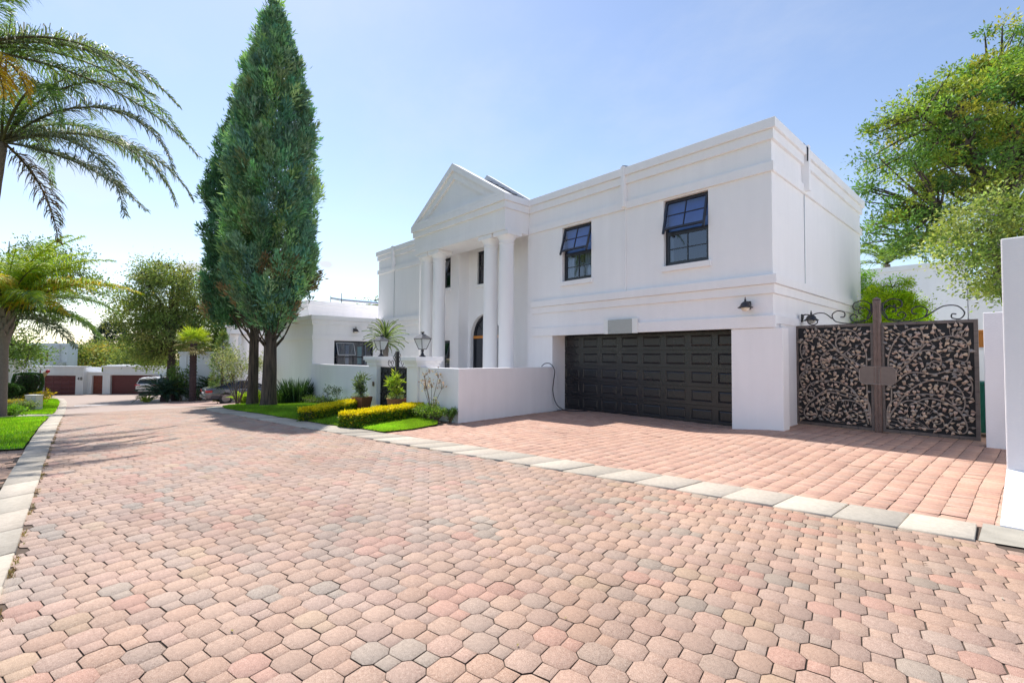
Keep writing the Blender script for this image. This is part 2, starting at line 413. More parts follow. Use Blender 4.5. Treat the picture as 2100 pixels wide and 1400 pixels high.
M['ground'] = simple('ground_soil', (.10, .105, .05), .95, var=.4, scale=1.5, bump=.5, bscale=10)
M['joint'] = simple('joint_sand', (.10, .07, .05), .95, var=.45, scale=7, bump=.5, bscale=80)
M['farroad'] = simple('far_paving', (.35, .27, .225), .85, var=.10, scale=2.2, bump=.4, bscale=9)
M['lawnbase'] = simple('lawn_soil', (.12, .22, .02), .95, var=.3, scale=14, bump=.8, bscale=60)

xs = np.concatenate([np.linspace(-900, -150, 8), np.arange(-140, 41, 2.), np.linspace(60, 500, 6)])
ys = np.concatenate([np.linspace(-600, -40, 8), np.arange(-30, 61, 2.), np.linspace(80, 900, 8)])
X, Y = np.meshgrid(xs, ys); Z = gzn(X, Y)-.06
i = np.arange(X.size).reshape(X.shape)
struct(np_mesh('ground', np.stack([X, Y, Z], -1).reshape(-1, 3), np.stack([i[:-1, :-1], i[:-1, 1:], i[1:, 1:], i[1:, :-1]], -1).reshape(-1, 4), M['ground'], smooth=True))

# kerb lines
KR_OUT = [(9, 7.75), (2.0, 6.35), (-.36, 5.86), (-3.44, 5.24), (-6.38, 4.63), (-9.77, 3.97), (-11.65, 3.70), (-14.05, 3.47), (-17.3, 3.32), (-20.2, 3.45), (-23., 3.9), (-24.8, 4.6), (-25.6, 5.6), (-25.8, 7.2)]
KR_IN = [(9, 8.3), (2.0, 6.9), (-.37, 6.40), (-3.60, 5.77), (-6.40, 5.22), (-9.60, 4.55), (-11.2, 4.24), (-13.8, 3.98), (-17.1, 3.80), (-20.0, 3.95), (-22.6, 4.35), (-24.2, 4.95), (-24.9, 5.8), (-25.0, 7.2)]
def li(poly, x):
    p = sorted(poly); return np.interp(x, [a for a, b in p], [b for a, b in p])
KRO_X = [p for p in KR_OUT if p[0] > -23.1]

# octagon paver field: lattice rotated 12.5 deg
def octs(poly, a=.1415, s=.104, rot=R(12.4), gap=.0026, xmin=-25., dz=0.):
    c, s_ = math.cos(rot), math.sin(rot); h = a-s/2
    n = int(80/a); I, J = np.meshgrid(np.arange(-n//2, n//2), np.arange(-n//2, n//2)); I = I.ravel(); J = J.ravel()
    cx0, cy0 = -10, 2; x = cx0+(I*c-J*s_)*a; y = cy0+(I*s_+J*c)*a
    k = (x > xmin) & (x < 5) & (y > -.6) & (y < 7.5); I, J, x, y = I[k], J[k], x[k], y[k]
    k = inpoly(x, y, poly); I, J, x, y = I[k], J[k], x[k], y[k]
    Vs = []; Fs4 = []; Cs = []; off = 0; F8 = []
    big = (I+J) % 2 == 0
    pal = np.array([(.405, .280, .212), (.385, .272, .215), (.410, .275, .205), (.368, .275, .220), (.415, .256, .198), (.342, .275, .222), (.395, .268, .210), (.410, .292, .208)])
    wts = np.array([.26, .20, .14, .11, .09, .055, .115, .03])
    allc = {}
    key = (np.floor((I-J)/2).astype(int), np.floor((I+J)/2).astype(int))
    # an octagon and the square beside it are one moulded stone: share colour
    ci = np.where(big, I, I-1); hsh = (ci*73856093 ^ J*19349663) & 0xffff
    g = np.random.default_rng(5); tab = pal[g.choice(len(pal), 65536, p=wts)]*(1+g.uniform(-.08, .08, (65536, 1)))
    tilt = g.normal(0, .0045, (65536, 2)); hz = g.normal(0, .0010, 65536)
    col = .955*tab[hsh]*(1+g.uniform(-.03, .03, (len(x), 1)))
    fld = .5+.5*np.sin(x*.55+1.6*np.sin(y*.7+x*.2))*np.sin(y*.9+x*.35+1.); fld = np.clip(fld*.6+.4*sst((x+7)/6.), 0, 1)[:, None]
    col = col*(np.array([.955, 1.0, 1.045])*(1-fld)+np.array([1.05, 1.0, .93])*fld)
    for isbig in (True, False):
        m = big == isbig
        if isbig:
            q = h-gap; r_ = s/2-gap*.35; o = np.array([(q, -r_), (q, r_), (r_, q), (-r_, q), (-q, r_), (-q, -r_), (-r_, -q), (r_, -q)])
        else:
            q = s/2-gap; o = np.array([(q, -q), (q, q), (-q, q), (-q, -q)])
        kk = len(o); ins = .0058
        inn = o*(1-ins/np.linalg.norm(o, axis=1, keepdims=True))
        Rm = np.array([[c, s_], [-s_, c]])
        xx, yy = x[m], y[m]; nn = len(xx); gj = g.normal(0, .0016, (nn, 1, 2)); ang = g.normal(0, .012, nn)
        ca, sa = np.cos(ang)[:, None], np.sin(ang)[:, None]
        V = np.empty((nn, 2*kk, 3))
        for q0, pts, zz in ((0, o, -.0045), (kk, inn, 0.)):
            px = pts[None, :, 0]*ca-pts[None, :, 1]*sa; py = pts[None, :, 0]*sa+pts[None, :, 1]*ca
            P2 = np.stack([px, py], -1) @ Rm + gj+np.stack([xx, yy], -1)[:, None, :]
            V[:, q0:q0+kk, :2] = P2
            tl = tilt[hsh[m]]; V[:, q0:q0+kk, 2] = gzn(P2[..., 0], P2[..., 1])+zz+hz[hsh[m]][:, None]+(P2[..., 0]-xx[:, None])*tl[:, :1]+(P2[..., 1]-yy[:, None])*tl[:, 1:]+dz
        base = np.arange(nn)[:, None, None]*2*kk
        a_ = np.arange(kk); b_ = (a_+1) % kk
        Fs = np.stack([a_, b_, b_+kk, a_+kk], -1)[None]+base
        Ft = (np.arange(kk, 2*kk)[None]+base[:, 0])
        Vs.append((V.reshape(-1, 3), Fs.reshape(-1, 4), Ft, np.repeat(col[m], 2*kk, axis=0)))
    return Vs
def multi_mesh(name, parts, mat):
    V = np.vstack([p[0] for p in parts]); C = np.vstack([p[3] for p in parts]); off = 0; loops = []; tot = []
    for v, f, ft, c in parts:
        for F in (f, ft):
            F = F+off; loops.append(F.ravel()); tot.append(np.full(len(F), F.shape[1]))
        off += len(v)
    loops = np.concatenate(loops).astype(np.int32); tot = np.concatenate(tot).astype(np.int32)
    me = bpy.data.meshes.new(name); me.vertices.add(len(V)); me.vertices.foreach_set('co', V.astype(np.float32).ravel())
    me.loops.add(len(loops)); me.loops.foreach_set('vertex_index', loops); me.polygons.add(len(tot))
    me.polygons.foreach_set('loop_start', np.concatenate([[0], np.cumsum(tot)[:-1]]).astype(np.int32)); me.polygons.foreach_set('loop_total', tot)
    me.update(calc_edges=True)
    a = me.color_attributes.new('col', 'FLOAT_COLOR', 'POINT'); c = np.ones((len(V), 4), np.float32); c[:, :3] = C; a.data.foreach_set('color', c.ravel())
    me.materials.append(mat); o = bpy.data.objects.new(name, me); COL.objects.link(o); return o

road_poly = [(5, -.34), (-30, -.40)]+[(-30, 3.4)]+[(x, y-.0) for x, y in reversed(KRO_X)]
road_poly = [(p[0], p[1]) for p in road_poly]
road = struct(multi_mesh('road', octs(road_poly, xmin=-27.), M['paver']))
struct(sheet('road_bed', (-27.3, 9, -.4, 8.2), -.012, M['joint'], .5))
struct(sheet('far_road', (-62.5, -26.9, -3.2, 12.), -.004, M['farroad'], 1.))

# brick driveways
def bricks(poly, x0, x1, y0, y1, bw=.2, bl=.1, gap=.003, seed=3, colr=((.475, .288, .210), (.450, .276, .205), (.495, .31, .228), (.435, .264, .20), (.465, .305, .232)), wav=.007):
    g = np.random.default_rng(seed); Vl = []; Cl = []
    nx = int((x1-x0)/bw); ny = int((y1-y0)/bl)
    I, J = np.meshgrid(np.arange(nx), np.arange(ny)); I = I.ravel(); J = J.ravel()
    roff = g.uniform(0, bl, nx)
    cx = x0+(I+.5)*bw; cy = y0+(J+.5)*bl+roff[I]
    def warp(x, y):
        return x+wav*np.sin(y*2.1+x*.6)+.07*np.sin(y*.55+1.), y+.02*np.sin(x*3.1+y)
    k = inpoly(cx, cy, poly); cx, cy = cx[k], cy[k]; n = len(cx)
    hw, hl = bw/2-gap, bl/2-gap*.5; o = np.array([(-hw, -hl), (hw, -hl), (hw, hl), (-hw, hl)]); inn = np.array([(-hw+.005, -hl+.004), (hw-.005, -hl+.004), (hw-.005, hl-.004), (-hw+.005, hl-.004)])
    V = np.empty((n, 8, 3)); tz = g.normal(0, .0022, n); tl = g.normal(0, .012, (n, 2)); jj = g.normal(0, .0015, (n, 1, 2))
    for q0, pts, zz in ((0, o, -.006), (4, inn, 0)):
        px, py = warp(cx[:, None]+pts[None, :, 0], cy[:, None]+pts[None, :, 1]); px = px+jj[..., 0]; py = py+jj[..., 1]
        V[:, q0:q0+4, 0] = px; V[:, q0:q0+4, 1] = py
        V[:, q0:q0+4, 2] = gzn(px, py)+zz+tz[:, None]+pts[None, :, 0]*tl[:, :1]+pts[None, :, 1]*tl[:, 1:]
    b = np.arange(n)[:, None, None]*8; a_ = np.arange(4); c_ = (a_+1) % 4
    F = np.concatenate([np.stack([a_, c_, c_+4, a_+4], -1), [[4, 5, 6, 7]]])[None]+b
    C = np.array(colr)[g.integers(0, len(colr), n)]*(1+g.uniform(-.07, .07, (n, 1)))
    return V.reshape(-1, 3), F.reshape(-1, 4), np.repeat(C, 8, axis=0)
kin = [p for p in KR_IN if -9.7 < p[0] < 1]
drive_poly = [(1.0, 6.65)]+[(x, y+.03) for x, y in kin]+[(-9.9, 4.9), (-9.15, 5.6), (-9.4, 6.9), (-9.7, 11.5), (-3.7, 11.5), (-3.7, 16), (1.0, 16)]
V, F, C = bricks(drive_poly, -11, 1.2, 4, 16)
struct(np_mesh('driveway', V, F, M['brick'], col=C))
struct(polysheet('bounce_paving_courtyard', [(-20.95, 7.62), (-14.2, 7.25), (-11.2, 7.1), (-9.6, 7.05), (-9.8, 10.71), (-11.0, 10.71), (-11.0, 11.3), (-14.8, 11.3), (-14.8, 10.71), (-20.95, 10.71)], .02, M['bounce_pave'], .6))  # pale floor added behind the low wall to brighten entrance and wing
struct(sheet('bounce_paving_side', (-3.4, 9, 15.8, 40), .0, M['bounce_pave'], 1.))  # pale paving added to reflect light onto the house's side wall
struct(polysheet('driveway_bed', [(1.0, 6.5), (-3.6, 5.7), (-9.6, 4.6), (-9.8, 11.6), (-3.4, 16), (1, 16)], -.011, M['joint'], .5))
dl = [(-8.45, -.66), (-11.75, -.66), (-12.9, -3.5), (-13.1, -8), (-8.45, -8)]
V, F, C = bricks(dl, -13.4, -5, -8, -.6, bw=.1, bl=.2, seed=8, colr=((.42, .27, .19), (.46, .30, .21), (.38, .25, .18)), wav=.01)
struct(np_mesh('side_driveway', V, F, M['brick'], col=C))
struct(polysheet('side_driveway_bed', dl, -.011, M['joint'], .6))
# second driveway (toward the parked coupe): reddish flat paving
M['redpave'] = simple('red_paving', (.36, .24, .195), .85, var=.1, scale=3., bump=.5, bscale=10)
struct(polysheet('parking_bay', [(-25.9, 5.4), (-27.2, 4.7), (-39.5, 4.0), (-42.5, 5.6), (-38, 12), (-26, 12)], .004, M['redpave'], 1.))

# kerbs
def kerb(name, A, B, seed, step=.52, h=.03, cols=((.45, .395, .32), (.48, .425, .345), (.385, .345, .285), (.46, .40, .325))):
    g = random.Random(seed)
    def resample(P, n):
        P = np.array(P); d = np.r_[0, np.cumsum(np.linalg.norm(np.diff(P, axis=0), axis=1))]; t = np.linspace(0, d[-1], n)
        return np.stack([np.interp(t, d, P[:, 0]), np.interp(t, d, P[:, 1])], -1)
    Ln = np.sum(np.linalg.norm(np.diff(np.array(A), axis=0), axis=1)); n = int(Ln/step)+1
    a = resample(A, n); b = resample(B, n); V = []; F = []; C = []
    for k in range(n-1):
        gp = .008+(.014 if g.random() < .25 else 0)
        p = [a[k]*(1-gp)+a[k+1]*gp, a[k+1]*(1-gp)+a[k]*gp, b[k+1]*(1-gp)+b[k]*gp, b[k]*(1-gp)+b[k+1]*gp]
        p = [np.array(q)+np.array([g.uniform(-.006, .006), g.uniform(-.006, .006)]) for q in p]
        hh = [h*.6, h*.6, h, h]; dz = g.uniform(-.006, .006); o = len(V); cen = sum(p)/4
        for q, z in zip(p, hh): V.append((q[0], q[1], gz(q[0], q[1])-.05))
        for q, z in zip(p, hh): V.append((q[0], q[1], gz(q[0], q[1])+z*.55+dz))
        for q, z in zip(p, hh):
            r_ = q+(cen-q)*.035; V.append((r_[0], r_[1], gz(r_[0], r_[1])+z+dz))
        for L0 in (0, 4):
            for i_ in range(4): j_ = (i_+1) % 4; F.append((o+L0+i_, o+L0+j_, o+L0+4+j_, o+L0+4+i_))
        F.append((o+8, o+9, o+10, o+11)); c = g.choice(cols); f_ = g.uniform(.9, 1.08); C += [[q*f_ for q in c]]*12
    return struct(np_mesh(name, V, F, M['kerb'], col=np.array(C)))
kerb('kerb_garden_side', [p for p in KR_OUT if p[0] < -.2], [p for p in KR_IN if p[0] < -.2], 2)
kerb('kerb_right_end', [(-.02, 5.98), (2, 6.4), (9, 7.8)], [(-.02, 6.5), (2, 6.9), (9, 8.3)], 4)
KL_OUT = [(5, -.36), (-8, -.34), (-20, -.36), (-37, -.5), (-49, -.62), (-54, -.85), (-57, -1.6), (-58.5, -3.5)]
KL_IN = [(5, -.66), (-8, -.64), (-20, -.66), (-37, -.85), (-49, -.97), (-53.6, -1.2), (-56.2, -1.9), (-57.6, -3.6)]
kerb('kerb_lawn_side', KL_OUT, KL_IN, 9, step=.75, h=.035)
struct(polysheet('kerb_bed', [(9, 7.6), (9, 8.4), (2, 7.), (-.37, 6.45), (-9.6, 4.6), (-17.1, 3.85), (-20, 4.0), (-24.3, 5.), (-25., 7), (-25.9, 7), (-25, 4.5), (-20.2, 3.4), (-14, 3.42), (-9.77, 3.9)], -.009, M['joint'], .5))
struct(polysheet('concrete_apron', [(-.34, 5.9), (-.02, 5.97), (-.02, 6.6), (-.34, 6.55)], .006, M['concrete'], .4))

# lawns
def lawn(name, poly, n, label, h=.05, cols=((.34, .60, .03), (.40, .66, .05), (.26, .52, .02), (.46, .64, .08)), seed=1, dz=.03, w=.007):
    struct(polysheet(name+'_soil', poly, dz, M['lawnbase'], .6))
    g = np.random.default_rng(seed); xs_ = [p[0] for p in poly]; ys_ = [p[1] for p in poly]
    x = g.uniform(min(xs_), max(xs_), n*3); y = g.uniform(min(ys_), max(ys_), n*3); k = inpoly(x, y, poly); x, y = x[k][:n], y[k][:n]; m = len(x)
    P = np.stack([x, y, gzn(x, y)+dz], -1); D = np.stack([g.normal(0, .45, m), g.normal(0, .45, m), np.ones(m)], -1)
    patch = .8+.4*np.sin(x*1.7+np.sin(y*2.))*np.sin(y*2.3+x)
    C = pick(cols, m, .25)*np.clip(patch, .75, 1.2)[:, None]
    o = blades(name, P, D, h*(.6+.8*g.random(m)), w, np.clip(C, 0, 1), M['grass'])
    return stuff(o, label, 'grass')
lawn('verge_grass', [(-9.85, 4.62), (-9.15, 4.72), (-9.1, 5.4), (-9.35, 6.2), (-9.9, 6.55), (-10.6, 6.6), (-10.15, 5.3)], 26000, 'bright green mown grass wedge between the yellow hedge and the driveway', .045, seed=2)
garden_poly = [(-9.9, 4.62), (-11.2, 4.28), (-13.8, 4.02), (-17.1, 3.84), (-20.0, 4.0), (-22.5, 4.4), (-24.1, 5.0), (-24.8, 5.9), (-24.8, 7.4), (-21., 7.5), (-13.5, 7.1), (-10.9, 7.1), (-10.6, 6.6), (-10.15, 5.3)]
lawn('garden_grass', garden_poly, 75000, 'green lawn under the two tall cypresses beside the kerb', .06, seed=3, cols=((.17, .36, .02), (.22, .42, .03), (.14, .30, .02), (.30, .44, .04)), w=.012)
lawn('left_verge_grass', [(-11.6, -.67), (-21.7, -.69), (-24.5, -1.75), (-24.5, -9), (-13., -9), (-12.3, -3)], 90000, 'bright green lawn by the left kerb in front of the palm', .06, seed=4, w=.016, cols=((.26, .56, .015), (.34, .62, .03), (.21, .48, .012), (.40, .60, .05)))
lawn('far_verge_grass', [(-27.3, -.80), (-37, -.9), (-49, -1.02), (-53.6, -1.25), (-56, -2.), (-57.5, -3.7), (-50, -3.2), (-40, -2.25), (-32, -2.0)], 40000, 'lawn strip beyond the small path beside the left kerb', .07, seed=5, w=.03, cols=((.28, .56, .015), (.36, .60, .03), (.23, .48, .012)))
lawn('near_verge_grass', [(-8.42, -.67), (6, -.70), (6, -7), (-8.42, -7)], 40000, 'lawn left of the brick side drive, showing only as a tuft at the left edge', .06, seed=6, w=.014, cols=((.26, .56, .015), (.34, .62, .03), (.21, .48, .012)))
struct(polysheet('footpath', [(-21.7, -.67), (-27.3, -.75), (-32, -1.9), (-24.6, -1.75)], .02, M['concrete'], 1.))
M['soilbed'] = M['soil']
struct(polysheet('planting_bed', [(-24.5, -1.8), (-32, -2.05), (-40, -2.3), (-50, -3.25), (-50, -9), (-24.5, -9)], .03, M['soil'], 1.))
g = random.Random(3)
for k, (x, y) in enumerate([(-10.9, 4.75), (-11.25, 5.35), (-11.7, 5.9), (-12.2, 6.45)]):
    mb = MB(); n = 9; vs = []
    for lv, r_ in ((-.02, .30), (.02, .30), (.03, .27)):
        for i_ in range(n): a_ = 2*PI*i_/n; q = r_*(1+.12*math.sin(i_*2.3+k)); vs.append((q*math.cos(a_), q*.7*math.sin(a_), lv))
    fs = [tuple(range(2*n, 3*n))]+[(l*n+i_, l*n+(i_+1) % n, (l+1)*n+(i_+1) % n, (l+1)*n+i_) for l in (0, 1) for i_ in range(n)]
    mb.add(vs, fs)
    o = mb.build('stepping_stone', M['concrete'], loc=(x, y, gz(x, y)+.045))
    tag(o, ['flat stepping stone nearest the kerb between the two yellow hedges', 'second flat stepping stone from the kerb on the hedge path', 'third flat stepping stone from the kerb on the hedge path', 'flat stepping stone closest to the black entrance gate'][k], 'stone', 'stepping stones between the hedges')

# ================================================================== MAIN HOUSE
PL = M['plaster']
def wall_x(mb, x0, x1, z0, z1, y, depth, holes, out=-1):
    """vertical wall in plane y facing -y with rectangular holes (xa,xb,za,zb) and reveals"""
    xs_ = sorted({x0, x1, *[q for h in holes for q in h[:2]]}); zs_ = sorted({z0, z1, *[q for h in holes for q in h[2:]]})
    for a, b in zip(xs_, xs_[1:]):
        for c, d in zip(zs_, zs_[1:]):
            cx, cz = (a+b)/2, (c+d)/2
            if any(h[0] < cx < h[1] and h[2] < cz < h[3] for h in holes): continue
            mb.quad((a, y, c), (b, y, c), (b, y, d), (a, y, d))
    for a, b, c, d in holes:
        e = y+depth
        mb.quad((a, y, c), (a, y, d), (a, e, d), (a, e, c)); mb.quad((b, y, c), (b, e, c), (b, e, d), (b, y, d))
        mb.quad((a, y, d), (b, y, d), (b, e, d), (a, e, d)); mb.quad((a, y, c), (a, e, c), (b, e, c), (b, y, c))
def wall_y(mb, y0, y1, z0, z1, x, depth, holes):
    """wall in plane x facing +x, reveals go to -x"""
    ys_ = sorted({y0, y1, *[q for h in holes for q in h[:2]]}); zs_ = sorted({z0, z1, *[q for h in holes for q in h[2:]]})
    for a, b in zip(ys_, ys_[1:]):
        for c, d in zip(zs_, zs_[1:]):
            cy, cz = (a+b)/2, (c+d)/2
            if any(h[0] < cy < h[1] and h[2] < cz < h[3] for h in holes): continue
            mb.quad((x, a, c), (x, b, c), (x, b, d), (x, a, d))
    for a, b, c, d in holes:
        e = x-depth
        mb.quad((x, a, c), (e, a, c), (e, a, d), (x, a, d)); mb.quad((x, b, c), (x, b, d), (e, b, d), (e, b, c))
        mb.quad((x, a, d), (e, a, d), (e, b, d), (x, b, d)); mb.quad((x, a, c), (x, b, c), (e, b, c), (e, a, c))

house = thing('house', 'large white two-storey house with a pedimented portico and a flat parapet roof', 'house', (0, 0, 0))
YF = 10.72; XR = -3.62; XL = -21.45; YB = 18.45; TOP = 6.45
RX = -14.80       # corner where the entrance recess starts
W1 = (-9.50, -8.40, 3.86, 5.50); W2 = (-6.13, -4.99, 3.86, 5.52)
W3 = (-15.98, -15.36, 4.30, 5.52); W3b = (-15.98, -15.36, .9, 2.22)
mb = MB()
wall_x(mb, -10.6, XR, -.4, TOP, YF, .20, [W1, W2])
# garage opening is cut separately: rebuild lower part
mb = MB()
GH = (-9.90, -4.475, -.4, 2.30)
wall_x(mb, -11.0, XR, -.4, TOP, YF, .20, [W1, W2, GH])
mb.v = mb.v; wall_x(mb, XL, RX, -.8, TOP, YF, .20, [W3, W3b])
# deep garage reveals
mb.quad((GH[0], YF+.2, -.4), (GH[0], YF+.2, 2.3), (GH[0], YF+.62, 2.3), (GH[0], YF+.62, -.4))
mb.quad((GH[1], YF+.2, -.4), (GH[1], YF+.62, -.4), (GH[1], YF+.62, 2.3), (GH[1], YF+.2, 2.3))
mb.quad((GH[0], YF+.2, 2.3), (GH[1], YF+.2, 2.3), (GH[1], YF+.62, 2.3), (GH[0], YF+.62, 2.3))
# entrance recess
RY = 11.2; RXR = -11.0
def arch_pts(cx, r, zs, n=14): return [(cx+r*math.cos(PI-PI*i_/n), zs+r*math.sin(PI*i_/n)) for i_ in range(n+1)]
AX, AR, AZ = -13.79, .87, 2.34
# recess wall around the arched door, as columns of quads over the arch
W4 = (-14.75+.04, -14.02, 4.34, 5.62)
ap = arch_pts(AX, AR, AZ)
wall_x(mb, RX, AX-AR, -.6, 6.2, RY, .2, [(W4[0], AX-AR-.0, 0, 0)] if 0 else [])
wall_x(mb, AX+AR, RXR, -.6, 6.2, RY, .2, [])
wall_x(mb, AX-AR, AX+AR, 3.5, 6.2, RY, .12, [(-14.27, -13.55, 4.34, 5.62)])
for (x0, z0), (x1, z1) in zip(ap, ap[1:]):
    mb.quad((x0, RY, z0), (x1, RY, z1), (x1, RY, 3.5), (x0, RY, 3.5)); mb.quad((x0, RY, z0), (x0, RY+.25, z0), (x1, RY+.25, z1), (x1, RY, z1))
for xx in (AX-AR, AX+AR): mb.quad((xx, RY, -.6), (xx, RY, AZ), (xx, RY+.25, AZ), (xx, RY+.25, -.6))
# recess cheeks and ceiling
mb.quad((RX, YF, -.6), (RX, RY, -.6), (RX, RY, 6.2), (RX, YF, 6.2)); mb.quad((RXR, YF, -.6), (RXR, YF, 6.2), (RXR, RY, 6.2), (RXR, RY, -.6))
mb.quad((RX, YF, 6.2), (RX, RY, 6.2), (RXR, RY, 6.2), (RXR, YF, 6.2))
# body, side and rear walls
mb.box(XL+.01, XR-.01, 12.2, YB-.01, -1, TOP-.01)
mb.box(XR-.22, XR, YF+.002, YB, -.4, TOP); mb.box(XL, XL+.22, YF+.002, YB, -1.2, TOP)
mb.box(XL+.2, XR-.2, YF+.03, 12.3, 6.22, 6.40)
mb.box(-10.72, -10.52, YF+.24, 12.2, -.4, 6.2)
mb.build('wall', PL, house)

# garage pier that stands proud under the lintel on the right
MB().box(-4.478+.003, -3.43, YF-.03, YF+.32, -.3, 2.235).build('pier', PL, house, bevel=.008)

def bands(name, segs, parent=None, bevel=.006, mat=None):
    mb = MB()
    for b in segs: mb.box(*b)
    return mb.build(name, mat or PL, parent or house, bevel=bevel)
def around(p, z0, z1, xl, xr, yf, yb, left=True, right=True):
    out = [(xl-(p if left else 0), xr+(p if right else 0), yf-p, yf-.001, z0, z1)]
    if right: out.append((xr+.001, xr+p, yf, yb+p, z0, z1))
    if left: out.append((xl-p, xl-.001, yf, yb+p, z0, z1))
    if right and left: out.append((xl-.0, xr+.0, yb+.001, yb+p, z0, z1))
    return out
PX0, PX1, PY = -16.31, -10.95, 9.67      # portico entablature block
# upper cornice
segs = []
for p, z0, z1 in ((.12, 6.452, 6.66), (.065, 6.235, 6.449), (.055, 5.56, 5.765)):
    segs += [(PX1+p+.002, XR+p, YF-p, YF-.001, z0, z1), (XR+.001, XR+p, YF, YB+p, z0, z1), (XL-p, PX0-p-.002, YF-p, YF-.001, z0, z1), (XL-p, XL-.001, YF, YB+p, z0, z1)]
bands('cornice', [q_ for q_ in segs if q_[1] > -11]); bands('cornice', [q_ for q_ in segs if q_[1] < -11])
MB().box(XL+.05, XR-.03, YF+.25, YB-.05, 6.45, 6.5).build('roof', M['tile'], house)
MB().box(XL+.001, XR-.001, YF+.001, YF+.24, 6.452, 6.655).box(XR-.24, XR-.001, YF+.245, YB, 6.452, 6.655).box(XL+.001, XL+.24, YF+.245, YB, 6.452, 6.655).build('parapet', PL, house)
# first-floor string course
segs = []
XB = -10.76
for p, z0, z1 in ((.10, 3.165, 3.355), (.05, 2.965, 3.162)):
    segs += [(XB, XR+p, YF-p, YF-.001, z0, z1), (XR+.001, XR+p, YF, YB+p, z0, z1)]
    segs += [(-21.0+p, PX0+.6, YF-p, YF-.001, z0, z1)]
segs += [(XB, XR+.06, YF-.06, YF-.001, 2.245, 2.505), (XR+.001, XR+.06, YF, YB+.06, 2.33, 2.505), (-20.9, PX0+.6, YF-.05, YF-.001, 2.28, 2.50)]
bands('string_course', [q_ for q_ in segs if q_[1] > -11]); bands('string_course', [q_ for q_ in segs if q_[1] < -11])

